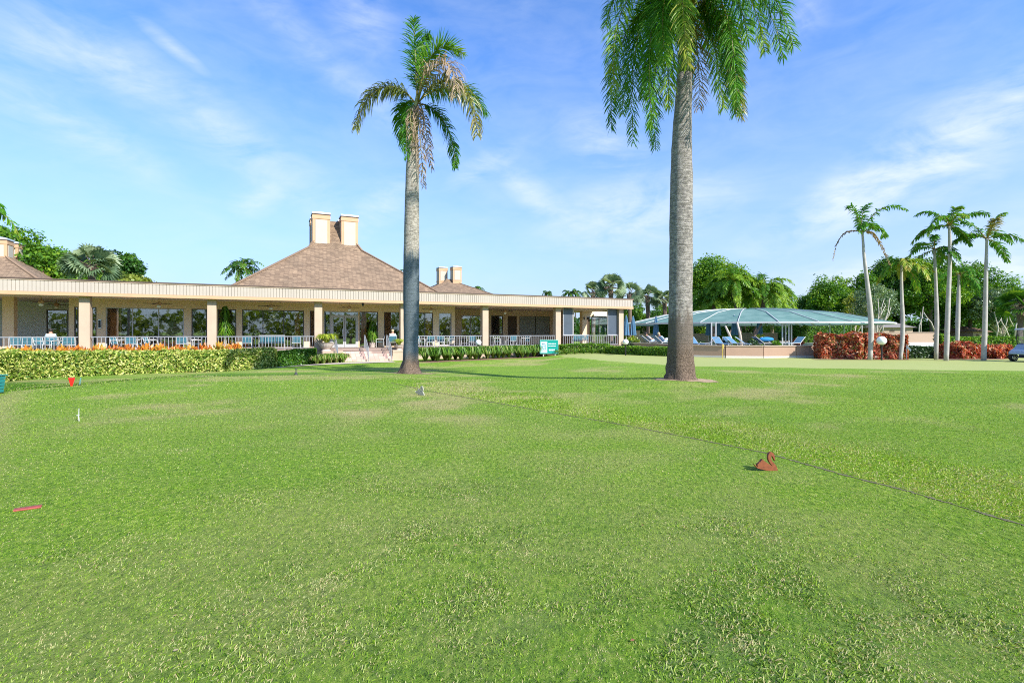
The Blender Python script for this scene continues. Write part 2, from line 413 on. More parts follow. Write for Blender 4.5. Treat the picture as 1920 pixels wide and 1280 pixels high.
def np_mesh(name, verts, faces_n, tint, mats, parent=None, core=None, midx=None):
    """fast mesh: verts (K*faces_n,3), each run of faces_n verts is one face; core = MB appended with material 1"""
    nv = len(verts); nf = nv // faces_n
    v = np.asarray(verts, dtype=np.float32)
    cv = np.zeros((0, 3), np.float32); cf = []
    if core is not None:
        cv = np.array(core.v, dtype=np.float32)
        cf = core.f
    if parent is not None:
        r = parent
        while r.parent is not None: r = r.parent
        off = np.array(r.location, dtype=np.float32); v = v - off
        if len(cv): cv = cv - off
    me = bpy.data.meshes.new(name)
    allv = np.concatenate([v, cv]); me.vertices.add(len(allv)); me.vertices.foreach_set('co', allv.ravel())
    ls = [faces_n] * nf + [len(f) for f in cf]
    loops = np.concatenate([np.arange(nv)] + ([np.array([i + nv for f in cf for i in f])] if cf else [])).astype(np.int32)
    me.loops.add(len(loops)); me.loops.foreach_set('vertex_index', loops)
    me.polygons.add(len(ls)); st = np.concatenate([[0], np.cumsum(ls)[:-1]]).astype(np.int32)
    me.polygons.foreach_set('loop_start', st)
    mi = np.zeros(len(ls), np.int32)
    if midx is not None: mi[:nf] = midx
    if cf: mi[nf:] = 1
    for m in mats: me.materials.append(m)
    me.polygons.foreach_set('material_index', mi)
    t = np.concatenate([np.asarray(tint, np.float32), np.array(core.t if core is not None else [], np.float32)])
    at = me.attributes.new('tint', 'FLOAT', 'POINT'); at.data.foreach_set('value', t)
    me.update(calc_edges=True); me.validate()
    o = bpy.data.objects.new(name, me); COL.objects.link(o)
    if parent is not None: o.parent = parent
    return o

def unit(n):
    v = rng.normal(size=(n, 3)); return v / np.linalg.norm(v, axis=1, keepdims=True)
def leaves(pts, size, tint, normal=None, nb=0.6, aspect=0.5, sizevar=0.35):
    """rhombic leaves at pts; returns verts (4n,3), tint (4n)"""
    n = len(pts); nn = unit(n)
    if normal is not None:
        nn = nn * (1 - nb) + normal * nb; nn /= np.linalg.norm(nn, axis=1, keepdims=True) + 1e-9
    a = np.cross(nn, unit(n)); a /= np.linalg.norm(a, axis=1, keepdims=True) + 1e-9
    b = np.cross(nn, a)
    s = (size * (1 + sizevar * rng.normal(size=n)).clip(0.4, 1.9))[:, None]
    v = np.stack([pts - a * s * 0.5, pts + b * s * 0.5 * aspect + nn * s * 0.08, pts + a * s * 0.5, pts - b * s * 0.5 * aspect + nn * s * 0.08], 1).reshape(-1, 3)
    return v, np.repeat(tint, 4)
# ------------------------------------------------------------------ ground
EDGE = [(5.2, 2.6), (3.98, 3.98), (3.74, 4.85), (3.53, 5.29), (3.17, 6.34), (2.56, 7.24), (1.68, 8.47), (0.41, 9.93), (-0.7, 11.3), (-2.2, 13.2), (-3.6, 15.2), (-5.0, 17.0)]
ey = np.array([p[1] for p in EDGE]); ex = np.array([p[0] for p in EDGE])
def edge_dx(x, y):      # signed sideways distance right of the tee edge
    return x - np.interp(y, ey, ex)
lx = np.array([-3.5, -6.3, -7.9, -10.2, -12.6, -12.2, -9.0, -4]); ly = np.array([3.5, 6.3, 8.1, 10.5, 13.5, 16.5, 18.5, 20])
def left_dx(x, y):
    return x - np.interp(y, ly, lx)
gx = np.array([3.2, 3.8, 5.5, 8.4, 12.5, 20, 30, 45]); gy = np.array([45, 37, 29, 23.8, 22.4, 20.2, 19, 19])
def green_d(x, y):
    d = y - np.interp(x, gx, gy)
    return np.where(x < 3.2, -3.0, d)
def zones(x, y):
    w = (vnoise(x, y, 0.9, 1) - 0.5) * 0.5
    e = edge_dx(x, y)
    fade = 1 - sm((y - 13) / 5.0)
    lush = sm((e + 0.02) / 0.1) * (1 - sm((e - 1.0 + w * 2) / 1.6)) * fade
    ld = left_dx(x, y)
    dry = np.exp(-((ld + .3 + w * 0.6) / 0.32) ** 2) * sm((17 - y) / 4.0) * sm((y - 4) / 3) * 0.7
    rough = sm((-ld - 0.5) / 0.4) * sm((22 - y) / 3)
    grn = sm((green_d(x, y) + w) / 0.6) * (1 - sm((y - 40) / 1.0))
    p1 = vnoise(x, y, 2.6, 2); p2 = vnoise(x, y, 0.7, 3); p3 = vnoise(x, y, 6.0, 4); p4 = vnoise(x, y, 0.35, 9)
    far = sm((y - 6) / 6)
    dryp = sm((p1 * 0.55 + p2 * 0.3 + p4 * 0.15 - 0.53) / 0.25) * (0.30 + 0.45 * far)
    # worn pale centre of the tee seen in the photograph
    cen = np.exp(-(((x + 3.6) / 4.2) ** 2 + ((y - 9.5) / 2.6) ** 2))
    dryp = np.clip(dryp + cen * 0.28 * (0.4 + p2), 0, 1)
    # broad tan patch beyond the palms
    cen2 = np.exp(-(((x - 9) / 6) ** 2 + ((y - 17) / 3) ** 2)) * 0.28
    weed = np.zeros_like(x)
    for (wx, wy, wr, s) in ((0.15, 2.75, 0.5, 1.0), (1.2, 2.45, 0.8, 1.0), (-0.55, 3.7, 0.35, 0.9), (-1.1, 3.2, 0.3, 0.8), (1.8, 3.0, 0.5, .9), (1.55, 3.9, .35, .8), (-0.05, 3.75, 0.25, .6),
                            (-0.35, 4.9, 0.3, 0.7), (-1.4, 4.9, 0.35, 0.6), (2.3, 2.6, 0.5, .8), (-3.0, 3.3, .5, .5), (-2.4, 4.6, .3, .5), (0.6, 5.6, .3, .4), (-1.0, 2.4, 0.6, 0.7)):
        weed = np.maximum(weed, s * np.exp(-(((x - wx) / (wr * 1.6)) ** 2 + ((y - wy) / wr) ** 2)))
    weed = weed * sm((vnoise(x, y, 0.16, 6) * .6 + vnoise(x, y, 0.45, 12) * .4 - 0.25) / 0.4)
    return dict(lush=lush, dry=np.clip(dry + dryp + cen2 * p1, 0, 1), rough=rough, green=grn, weed=weed, big=p3)

def make_ground():
    xs = np.concatenate([-np.geomspace(1500, 34, 22), np.arange(-33.6, 40.01, 0.28), np.geomspace(42, 1500, 22)])
    ys = np.concatenate([-np.geomspace(1500, 4, 16), np.arange(-3.4, 48.01, 0.28), np.geomspace(50, 3000, 26)])
    X, Y = np.meshgrid(xs, ys); Z = ground(X, Y)
    nx, ny = len(xs), len(ys)
    me = bpy.data.meshes.new('lawn')
    co = np.stack([X, Y, Z], -1).reshape(-1, 3).astype(np.float32)
    me.vertices.add(len(co)); me.vertices.foreach_set('co', co.ravel())
    i = (np.arange(ny - 1)[:, None] * nx + np.arange(nx - 1)[None, :]).ravel()
    f = np.stack([i, i + 1, i + nx + 1, i + nx], 1).astype(np.int32)
    me.loops.add(f.size); me.loops.foreach_set('vertex_index', f.ravel())
    me.polygons.add(len(f)); me.polygons.foreach_set('loop_start', (np.arange(len(f)) * 4).astype(np.int32))
    z = zones(X.ravel(), Y.ravel())
    for k in ('lush', 'dry', 'rough', 'green', 'weed'):
        a = me.attributes.new(k, 'FLOAT', 'POINT'); a.data.foreach_set('value', z[k].astype(np.float32))
    me.polygons.foreach_set('use_smooth', np.ones(len(f), bool))
    me.update(calc_edges=True)
    m, nt, out = new_mat('lawn_turf')
    def attr(n): return N(nt, 'ShaderNodeAttribute', attribute_name=n).outputs['Fac']
    g = nt.nodes.new('ShaderNodeNewGeometry')
    mp = N(nt, 'ShaderNodeMapping'); mp.inputs['Scale'].default_value = (1, 0.45, 1); L(nt, g.outputs['Position'], mp.inputs[0])
    n1 = noise(nt, 0.35, 5, 0.65); n2 = noise(nt, 3.0, 6, 0.7); n3 = noise(nt, 26, 6, 0.75, mp.outputs[0]); n4 = noise(nt, 110, 4, 0.8)
    base = ramp(nt, n3, [(0.33, (0.03, 0.075, 0.01)), (0.43, (0.12, 0.25, 0.018)), (0.54, (0.24, 0.40, 0.03)), (0.66, (0.44, 0.50, 0.11))]).outputs[0]
    base = mixc(nt, mathn(nt, 'MULTIPLY', ramp(nt, n2, [(0.42, (0, 0, 0)), (0.62, (1, 1, 1))]).outputs[0], 0.35), base, (0.23, 0.29, 0.07))
    base = mixc(nt, mathn(nt, 'MULTIPLY', ramp(nt, n1, [(0.4, (0, 0, 0)), (0.65, (1, 1, 1))]).outputs[0], 0.3), base, (0.08, 0.215, 0.018))
    base = mixc(nt, mathn(nt, 'MULTIPLY', attr('lush'), 0.5), base, (0.21, 0.36, 0.015))
    base = mixc(nt, mathn(nt, 'MULTIPLY', attr('rough'), 0.75), base, (0.06, 0.165, 0.018))
    base = mixc(nt, mathn(nt, 'MULTIPLY', attr('weed'), 0.45), base, (0.13, 0.20, 0.07))
    dr = mathn(nt, 'MULTIPLY', attr('dry'), mathn(nt, 'ADD', 0.25, n3))
    base = mixc(nt, dr, base, (0.46, 0.37, 0.17))
    gc = mixc(nt, n2, (0.30, 0.35, 0.10), (0.40, 0.40, 0.16))
    base = mixc(nt, mathn(nt, 'MULTIPLY', attr('green'), 0.92), base, gc)
    p = N(nt, 'ShaderNodeBsdfPrincipled', Roughness=0.95); p.inputs['Specular IOR Level'].default_value = 0.15
    L(nt, base, p.inputs['Base Color'])
    bm = N(nt, 'ShaderNodeBump', Strength=0.9, Distance=0.05)
    h = mathn(nt, 'ADD', mathn(nt, 'MULTIPLY', n3, 1.0), mathn(nt, 'MULTIPLY', n4, 0.6))
    h = mathn(nt, 'MULTIPLY', h, mathn(nt, 'SUBTRACT', 1.0, mathn(nt, 'MULTIPLY', attr('green'), 0.9)))
    L(nt, h, bm.inputs['Height']); L(nt, bm.outputs[0], p.inputs['Normal'])
    L(nt, p.outputs[0], out.inputs[0])
    me.materials.append(m)
    o = bpy.data.objects.new('lawn', me); COL.objects.link(o); o['kind'] = 'structure'
make_ground()

SPOTS = []
for (px, py, r_) in ((645, 985, .05), (660, 992, .03), (720, 1032, .05), (612, 1100, .06), (600, 1088, .035), (430, 1112, .035), (108, 1195, .05), (880, 938, .06), (985, 1040, .05), (1045, 935, .05), (1270, 930, .03), (1440, 1010, .05), (1690, 1180, .08), (1730, 1245, .1), (500, 876, .04), (1125, 1228, .05), (820, 1202, .02), (560, 1186, .02), (1380, 1210, .04), (760, 760, .12), (700, 770, .1), (330, 845, .08), (640, 740, .12), (1300, 860, .06), (980, 1160, .03), (1510, 905, .05), (905, 1000, .03), (180, 900, .05), (240, 1010, .04), (1010, 800, .08)):
    Y_ = 1440 / (py - 623); SPOTS.append(((px - 960) / F * Y_, Y_, r_ * 1.5))
def make_grass():
    V = []; T = []
    bands = [(1.7, 3.2, 10500, 0.0155, 0.0031), (3.2, 5.2, 7000, 0.017, 0.0036), (5.2, 8.5, 2600, 0.021, 0.0054), (8.5, 13, 1000, 0.024, 0.0085), (13, 19, 320, 0.030, 0.013)]
    for (y0, y1, dens, ln, wd) in bands:
        xm = y1 * 1.06 + 0.3
        n = int(dens * (y1 - y0) * xm * 2)
        x = rng.uniform(-xm, xm, n); y = rng.uniform(y0, y1, n)
        k = np.abs(x) < y * 1.04 + 0.25
        x = x[k]; y = y[k]
        z = zones(x, y)
        keep = rng.random(len(x)) > z['dry'] * 0.35 + z['green'] * 0.9
        keep &= np.abs(edge_dx(x, y) + 0.03 * np.sin(y * 9)) > (0.020 + 0.008 * y / 5) * (rng.random(len(x)) > .45) * (0.3 + 1.1 * rng.random(len(x))) + (y > 13) * -1
        keep &= ~((((x - 4.95) ** 2 + (y - 15.1) ** 2) < 0.8) | (((x + 4.12) ** 2 + (y - 20.8) ** 2) < 0.6))
        x = x[keep]; y = y[keep]; z = {q: w[keep] for q, w in z.items()}; n = len(x)
        l = ln * rng.uniform(0.6, 1.4, n) * (1 + 1.0 * z['lush'] + 1.1 * z['weed'] + 0.7 * z['rough'])
        w = wd * rng.uniform(0.7, 1.3, n) * (1 + 0.35 * z['weed'] + 0.15 * z['lush'])
        az = rng.uniform(0, 2 * math.pi, n)
        lean = rng.uniform(0.5, 1.4, n)
        d = np.stack([np.cos(az) * np.sin(lean), np.sin(az) * np.sin(lean), np.cos(lean)], 1)
        sd = np.stack([-np.sin(az), np.cos(az), np.zeros(n)], 1)
        p = np.stack([x, y, ground(x, y) - 0.002], 1)
        mid = p + d * (l * 0.55)[:, None]
        tip = mid + (d * 0.8 + np.array([0, 0, -0.35])) * (l * 0.5)[:, None]
        a = p - sd * (w / 2)[:, None]; b = p + sd * (w / 2)[:, None]
        c = mid + sd * (w / 2)[:, None]
        # quad: base-left, base-right, mid-right, tip  (curved blade)
        V.append(np.stack([a, b, c, tip], 1).reshape(-1, 3))
        big = z['big'] - 0.5
        t = 0.42 + 0.25 * rng.normal(size=n) + 0.30 * big + 0.16 * z['lush'] - 0.22 * z['rough'] + 0.30 * (vnoise(x, y, 0.55, 21) - .5) + 0.2 * (vnoise(x, y, 0.17, 22) - .5)
        t = np.where(rng.random(n) < 0.06 + z['dry'] * 0.6 + z['weed'] * 0.38, rng.uniform(0.8, 1.0, n), t)
        t = np.where((rng.random(n) < z['weed'] * 0.22), rng.uniform(0.0, 0.2, n), t)
        for (sx, sy, sr) in SPOTS:
            dd = np.hypot(x - sx, (y - sy)) * (1 + .35 * rng.normal(size=n)); q_ = (dd < sr * 1.1) & (rng.random(n) < .8); t = np.where(q_, rng.uniform(.9, 1.0, n), t); l = np.where(q_, l * .8, l)
        tip = mid + (d * 0.8 + np.array([0, 0, -0.35])) * (l * 0.5)[:, None]; V[-1] = np.stack([a, b, c, tip], 1).reshape(-1, 3)
        T.append(np.repeat(np.clip(t, 0, 1), 4))
    V = np.concatenate(V); T = np.concatenate(T)
    o = np_mesh('grass', V, 4, T, [M['grass']])
    o['kind'] = 'stuff'; o['label'] = 'short mown green lawn grass with paler dry spots'
    print('grass blades', len(T) // 4)
make_grass()

def strip(name, pts, width, mat, dz=0.004, label=None, jitter=0.0, kind='structure', step=0.12):
    """sheet following the ground along a path"""
    mb = MB(); prev = None
    P = []
    for k in range(len(pts) - 1):
        n = max(2, int(math.hypot(pts[k + 1][0] - pts[k][0], pts[k + 1][1] - pts[k][1]) / step))
        for j in range(n):
            t = j / n; P.append((pts[k][0] * (1 - t) + pts[k + 1][0] * t, pts[k][1] * (1 - t) + pts[k + 1][1] * t))
    P.append(pts[-1])
    for k in range(len(P)):
        a = P[max(k - 1, 0)]; b = P[min(k + 1, len(P) - 1)]
        d = Vector((b[0] - a[0], b[1] - a[1])).normalized(); n = Vector((-d.y, d.x))
        w1 = width / 2 * (1 + jitter * random.uniform(-1, 1)); w2 = width / 2 * (1 + jitter * random.uniform(-1, 1))
        l = (P[k][0] + n.x * w1, P[k][1] + n.y * w1); r = (P[k][0] - n.x * w2, P[k][1] - n.y * w2)
        cur = [(l[0], l[1], gz(*l) + dz), (r[0], r[1], gz(*r) + dz)]
        if prev: mb.face([prev[0], prev[1], cur[1], cur[0]])
        prev = cur
    o = mb.build(name, mat); o['kind'] = kind
    return o
strip('turf_edge', EDGE[:-1], 0.036, M['soil'], 0.004, jitter=0.9, step=0.035)

def disc(name, cx, cy, r, mat, dz=0.01, stretch=(1, 1)):
    mb = MB(); n = 40; ring = []
    for k in range(n):
        th = 2 * math.pi * k / n; rr = r * (1 + 0.22 * math.sin(3 * th + cx) * random.uniform(0.2, 1) + random.uniform(-0.12, 0.12))
        x = cx + rr * math.cos(th) * stretch[0]; y = cy + rr * math.sin(th) * stretch[1]; ring.append((x, y))
    # fan with rings so it follows the ground
    for s0, s1 in ((0.0, 0.4), (0.4, 0.75), (0.75, 1.0)):
        for k in range(n):
            a = ring[k]; b = ring[(k + 1) % n]
            q = [(cx + (p[0] - cx) * s, cy + (p[1] - cy) * s) for p, s in ((a, s1), (b, s1), (b, s0), (a, s0))]
            if s0 == 0.0: q = q[:3]
            mb.face([(x, y, gz(x, y) + dz) for x, y in q])
    o = mb.build(name, mat); o['kind'] = 'structure'
M['dust'] = plain('dry_soil_ring', (0.36, 0.26, 0.15), 0.95, 0.45, 9, 0.6)
disc('bare_soil', 5.2, 15.05, 0.72, M['dust'], 0.008, (1.25, 0.85))
disc('bare_soil', -4.1, 20.75, 0.6, M['dust'], 0.008, (1.4, 0.8))

# ------------------------------------------------------------------ clubhouse frame: a along the front, b towards the back
P0 = Vector((-27.9, 27.9, 0)); TH = math.atan2(0.425, 0.905)
U = Vector((math.cos(TH), math.sin(TH), 0)); NB = Vector((-U.y, U.x, 0))
M['shingle'] = shingle_mat(U, NB)
def B(a, b, z): return P0 + U * a + NB * b + Vector((0, 0, z))
def a_at(px, b):
    k = (px - 960) / F
    # point (k t, t): b = NB.x*(k t + 27.9) + NB.y*(t - 27.9)
    t = (b - NB.x * 27.9 + NB.y * 27.9) / (NB.x * k + NB.y)
    return U.x * (k * t + 27.9) + U.y * (t - 27.9)
DECK = 0.375; CEIL = 3.62; FT = 4.49; FB = 3.60
AEND = a_at(1187, -0.45); ASTART = -9.0

club = thing('clubhouse', 'long low cream clubhouse with a covered porch, white siding fascia and brown hipped shingle roofs', 'building', B(18, 0, 0))
def cb(name, mats, boxes, mi=None, **kw):
    mb = MB()
    for k, bx in enumerate(boxes):
        mb.cm = mi[k] if mi else 0
        mb.box(*bx, fn=B)
    return mb.build(name, mats, kw.pop('parent', club), **kw)

# porch floor and foundation (front edge b=-0.2), steps cut in
A_S0, A_S1 = a_at(640, -0.3), a_at(731, -0.3)
cb('porch_floor', M['floor'], [(ASTART, AEND - 0.3, -0.2, 15.0, 0.24, DECK)])
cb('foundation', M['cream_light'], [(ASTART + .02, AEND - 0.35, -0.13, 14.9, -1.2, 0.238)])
# fascia: backing, boards, top cap, bottom trim
cb('fascia', M['gap'], [(ASTART, AEND, -0.40, -0.32, FB + 0.16, FT - 0.12), (AEND - 0.09, AEND - 0.02, -0.3, 15.5, FB + 0.16, FT - 0.12)])
mb = MB(); a = ASTART
while a < AEND - 0.12:
    mb.box(a, min(a + 0.148, AEND), -0.435, -0.402, FB + 0.165, FT - 0.125, fn=B); a += 0.172
b_ = -0.39
while b_ < 15.3:
    mb.box(AEND - 0.018, AEND + 0.012, b_, b_ + 0.148, FB + 0.165, FT - 0.125, fn=B); b_ += 0.172
mb.build('fascia_siding', M['siding'], club)
cb('fascia_trim', M['tan_trim'], [(ASTART, AEND + 0.03, -0.47, -0.30, FB - 0.03, FB + 0.158)])
cb('fascia_trim', M['tan_trim'], [(AEND - 0.12, AEND + 0.04, -0.298, 15.4, FB - 0.025, FB + 0.155)])
cb('roof_edge', [M['brown'], M['cream_light']], [(ASTART, AEND + 0.06, -0.50, -0.30, FT - 0.06, FT), (AEND - 0.12, AEND + 0.06, -0.298, 15.4, FT - 0.06, FT - 0.003), (ASTART, AEND + 0.03, -0.465, -0.31, FT - 0.122, FT - 0.062)], [0, 0, 1])
cb('roof_deck', M['flatroof'], [(ASTART, AEND - 0.12, -0.29, 15.3, FT - 0.3, FT - 0.08)])
cb('porch_ceiling', M['ceil'], [(ASTART, AEND - 0.13, -0.29, 15.2, CEIL, CEIL + 0.08)])
for k in range(1, 12):
    a = ASTART + k * 4.3; m_ = MB(); m_.box(a, a + .012, -.474, -.4705, FB - .028, FB + .156, fn=B); m_.build('trim_joint', M['gap'], club)

# front pillars
for px in (158, 397, 597, 757.5, 910.5, 1047, 1165):
    s = 34.4 - 0.01145 * px
    a = a_at(px, 0); w = 0.50
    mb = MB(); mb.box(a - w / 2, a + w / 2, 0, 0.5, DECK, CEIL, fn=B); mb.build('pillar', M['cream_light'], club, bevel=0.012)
for px, b in ((-78, 0), (15, 3.2)):
    a = a_at(px, b); mb = MB(); mb.box(a - 0.26, a + 0.26, b, b + 0.5, DECK, CEIL, fn=B); mb.build('pillar', M['cream'], club)

# back wall with openings
ZT = 3.08
def wallrun(b, px0, px1, openings, mat, thick=0.18, zt=ZT, header=True):
    """openings: (px0, px1, z0) between px0 and px1; fills piers, headers and sills"""
    A0, A1 = a_at(px0, b), a_at(px1, b)
    mb = MB(); cur = A0
    for o in openings:
        oa, ob, z0 = a_at(o[0], b), a_at(o[1], b), o[2]
        if oa > cur + 0.01: mb.box(cur, oa, b, b + thick, DECK, CEIL, fn=B)
        mb.box(oa, ob, b + 0.002, b + thick, zt, CEIL, fn=B)
        if z0 > DECK + 0.02: mb.box(oa, ob, b + 0.002, b + thick, DECK, z0, fn=B)
        cur = ob
    if A1 > cur + 0.01: mb.box(cur, A1, b, b + thick, DECK, CEIL, fn=B)
    return mb.build('wall', mat, club)
def window(b, px0, px1, z0, mull=(), zt=ZT, frame='frame_grey', glass='glass', fw=0.06, name='window'):
    a0, a1 = a_at(px0, b) , a_at(px1, b)
    mb = MB(); f = fw
    mb.box(a0, a1, b + 0.05, b + 0.12, z0, z0 + f, fn=B); mb.box(a0, a1, b + 0.05, b + 0.12, zt - f, zt, fn=B)
    mb.box(a0, a0 + f, b + 0.051, b + 0.119, z0 + f, zt - f, fn=B); mb.box(a1 - f, a1, b + 0.051, b + 0.119, z0 + f, zt - f, fn=B)
    for m in mull:
        am = a_at(m, b); mb.box(am - f / 2, am + f / 2, b + 0.052, b + 0.118, z0 + f, zt - f, fn=B)
    w = mb.build(name, M[frame], club)
    g = MB(); g.box(a0 + f * .8, a1 - f * .8, b + 0.08, b + 0.09, z0 + f * .8, zt - f * .8, fn=B)
    p = g.build('pane', M[glass], w)   # sub-part
    return w
Z0 = DECK + .06
b = 3.0
ops = [(139, 146.5, Z0), (171, 181, Z0), (198, 345, Z0), (359, 388, Z0), (408, 443, Z0), (454, 570, Z0), (581, 605, Z0),
       (607, 672, DECK), (674, 709, DECK), (720, 750, Z0), (778, 812, Z0), (823, 847, Z0)]
wallrun(b, 129, 853, ops, M['cream'])
window(b, 139, 146.5, Z0, frame='frame_dark'); window(b, 171, 181, Z0, frame='frame_dark')
window(b, 198, 345, Z0, (248, 297)); window(b, 359, 388, Z0, frame='frame_dark'); window(b, 408, 443, Z0, frame='frame_dark')
window(b, 454, 570, Z0, (493, 532), frame='frame_dark'); window(b, 581, 605, Z0, frame='frame_dark')
window(b, 674, 709, DECK, frame='frame_dark'); window(b, 720, 750, Z0, frame='frame_dark')
window(b, 778, 812, Z0, (797,), frame='frame_dark'); window(b, 823, 847, Z0, (846,), frame='frame_grey')
# entrance: sidelight + double glass door
window(b, 607, 620, DECK, frame='frame_grey')
fr = MB(); a0, a1 = a_at(620, b), a_at(672, b)
fr.box(a0, a1, b + .03, b + .13, 2.72, 2.80, fn=B); fr.box(a0, a1, b + .03, b + .13, ZT - .08, ZT - .002, fn=B)
fr.box(a0 + .002, a0 + .09, b + .031, b + .129, DECK, 2.72, fn=B); fr.box(a1 - .09, a1 - .002, b + .031, b + .129, DECK, 2.72, fn=B)
dfr = fr.build('door_frame', M['frame_grey'], club)
tg = MB(); tg.box(a0 + .05, a1 - .05, b + .07, b + .08, 2.80, ZT - .08, fn=B); tg.build('transom_pane', M['glass'], dfr)
am = (a0 + a1) / 2
for (d0, d1, hs) in ((a0 + 0.095, am - 0.01, 1), (am + 0.01, a1 - 0.095, -1)):
    d = MB()
    d.box(d0, d1, b + .04, b + .10, DECK + .01, DECK + .24, fn=B); d.box(d0, d1, b + .04, b + .10, 2.60, 2.715, fn=B)
    d.box(d0, d0 + .1, b + .041, b + .099, DECK + .24, 2.60, fn=B); d.box(d1 - .1, d1, b + .041, b + .099, DECK + .24, 2.60, fn=B)
    dd = d.build('door', M['frame_grey'], club)
    g = MB(); g.box(d0 + .09, d1 - .09, b + .065, b + .075, DECK + .23, 2.61, fn=B); g.build('pane', M['glass'], dd)
    hx = (d1 - .14) if hs > 0 else (d0 + .14)
    h = MB(); h.tube([B(hx, b - .02, 1.2), B(hx, b - .02, 1.75)], 0.018, 8)
    h.bar(B(hx, b - .02, 1.25), B(hx, b + .045, 1.25), .03); h.bar(B(hx, b - .02, 1.7), B(hx, b + .045, 1.7), .03)
    h.build('handle', M['chrome'], dd)

# left recess (deep porch): far white wall, window behind it, return wall
bl = 9.0
wallrun(bl, -60, 130, [(87, 127, Z0)], M['wall_white'])
window(bl, 87, 127, Z0, frame='frame_dark')
ax = a_at(130, 3.0)
cb('wall', M['cream'], [(ax, ax + 0.18, 3.181, bl + 0.15, DECK, CEIL)])
# right recess
br = 8.0
wallrun(br, 849, 1046, [(865, 903, Z0), (921, 943, Z0), (952, 969, DECK), (974, 1031, 1.25)], M['cream'], zt=ZT + 0.02)
window(br, 865, 903, Z0, (883,), frame='frame_grey'); window(br, 921, 943, Z0, frame='frame_dark')
d0, d1 = a_at(952, br), a_at(969, br)
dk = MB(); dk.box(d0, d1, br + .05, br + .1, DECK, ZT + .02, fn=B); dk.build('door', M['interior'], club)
# roll-down serving shutters
s0, s1 = a_at(974, br), a_at(1031, br); smid = a_at(1004, br)
for k, (x0, x1) in enumerate(((s0 + .05, smid - .04), (smid + .04, s1 - .05))):
    mb = MB(); z = 1.3
    while z < ZT - .3:
        mb.box(x0, x1, br + .03, br + .055, z, z + .085, fn=B); z += .09
    mb.box(x0, x1, br - .02, br + .09, ZT - .24, ZT - .02, fn=B)
    mb.build('shutter', M['shutter'], club)
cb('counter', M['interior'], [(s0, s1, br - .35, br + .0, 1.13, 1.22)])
ax2 = a_at(853, 3.0)
cb('wall', M['cream'], [(ax2 - .18, ax2, 3.181, br + 0.15, DECK, CEIL)])
ax3 = a_at(1046, br)
# open glazed corner at the right end
cb('wall', M['cream'], [(ax3, ax3 + .18, 5.2, 14.6, DECK, CEIL)])
aq = a_at(1096, 6.0)
cb('pier_and_dark_slab', M['cream'], [(aq - .25, aq + .25, 6.0, 6.5, DECK, CEIL)])
cb('pier_and_dark_slab', M['interior'], [(aq + .28, aq + .9, 6.4, 6.55, DECK, ZT)])  # dark slab beside the pier, its colour stands in for the unlit interior
window(6.0, 1110, 1140, Z0, (1124,), frame='frame_dark')
cb('header', M['cream'], [(aq + .26, a_at(1142, 6.0), 6.0, 6.18, ZT + .002, CEIL)])
aw0, aw1 = a_at(1112, 5.9), a_at(1138, 5.9)
mb = MB(); mb.tube([B(aw0, 5.85, ZT + .12), B(aw1, 5.85, ZT + .12)], .12, 10); mb.build('rolled_awning', M['white'], club)
for (q0, q1) in ((1055.5, 1075), (1139, 1160)):
    x0, x1 = a_at(q0, 0.25), a_at(q1, 0.25)
    f = MB(); w = .09
    f.box(x0, x0 + w * .5, .22, .30, DECK + .9, CEIL, fn=B); f.box(x1 - w, x1, .22, .30, DECK + .9, CEIL, fn=B); f.box(x0, x1, .221, .299, DECK + .85, DECK + .95, fn=B)
    fo = f.build('screen_panel', M['frame_grey'], club)
    g = MB(); g.box(x0 + .04, x1 - .08, .25, .26, DECK + .94, CEIL - .01, fn=B); g.build('screen', M['darkscreen'], fo)
# interior behind the glass: dark shell with some lit columns, door and counters
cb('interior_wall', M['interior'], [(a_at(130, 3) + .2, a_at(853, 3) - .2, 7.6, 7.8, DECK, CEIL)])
cb('back_wall', M['cream'], [(ASTART, ax3, 14.6, 14.8, -1, CEIL), (ASTART, ASTART + .2, 9.2, 14.59, -1, CEIL)])
for (p0, p1, bb, m, z1) in ((207, 223, 3.5, 'orange_wood', 2.75), (224.5, 226.5, 3.4, 'interior_col', ZT + .3), (553, 563, 3.6, 'orange_wood', 3.4), (677, 687, 3.5, 'orange_wood', 3.4),
                            (799, 811, 3.5, 'orange_wood', 3.4), (866, 874, 8.5, 'orange_wood', 3.4), (141, 145, 3.6, 'orange_wood', 2.8), (298, 343, 3.5, 'shutter', 2.2)):
    x0, x1 = a_at(p0, bb), a_at(p1, bb)
    cb('interior_panel', M[m], [(x0, x1, bb, bb + .2, DECK, min(z1, CEIL - .02))])

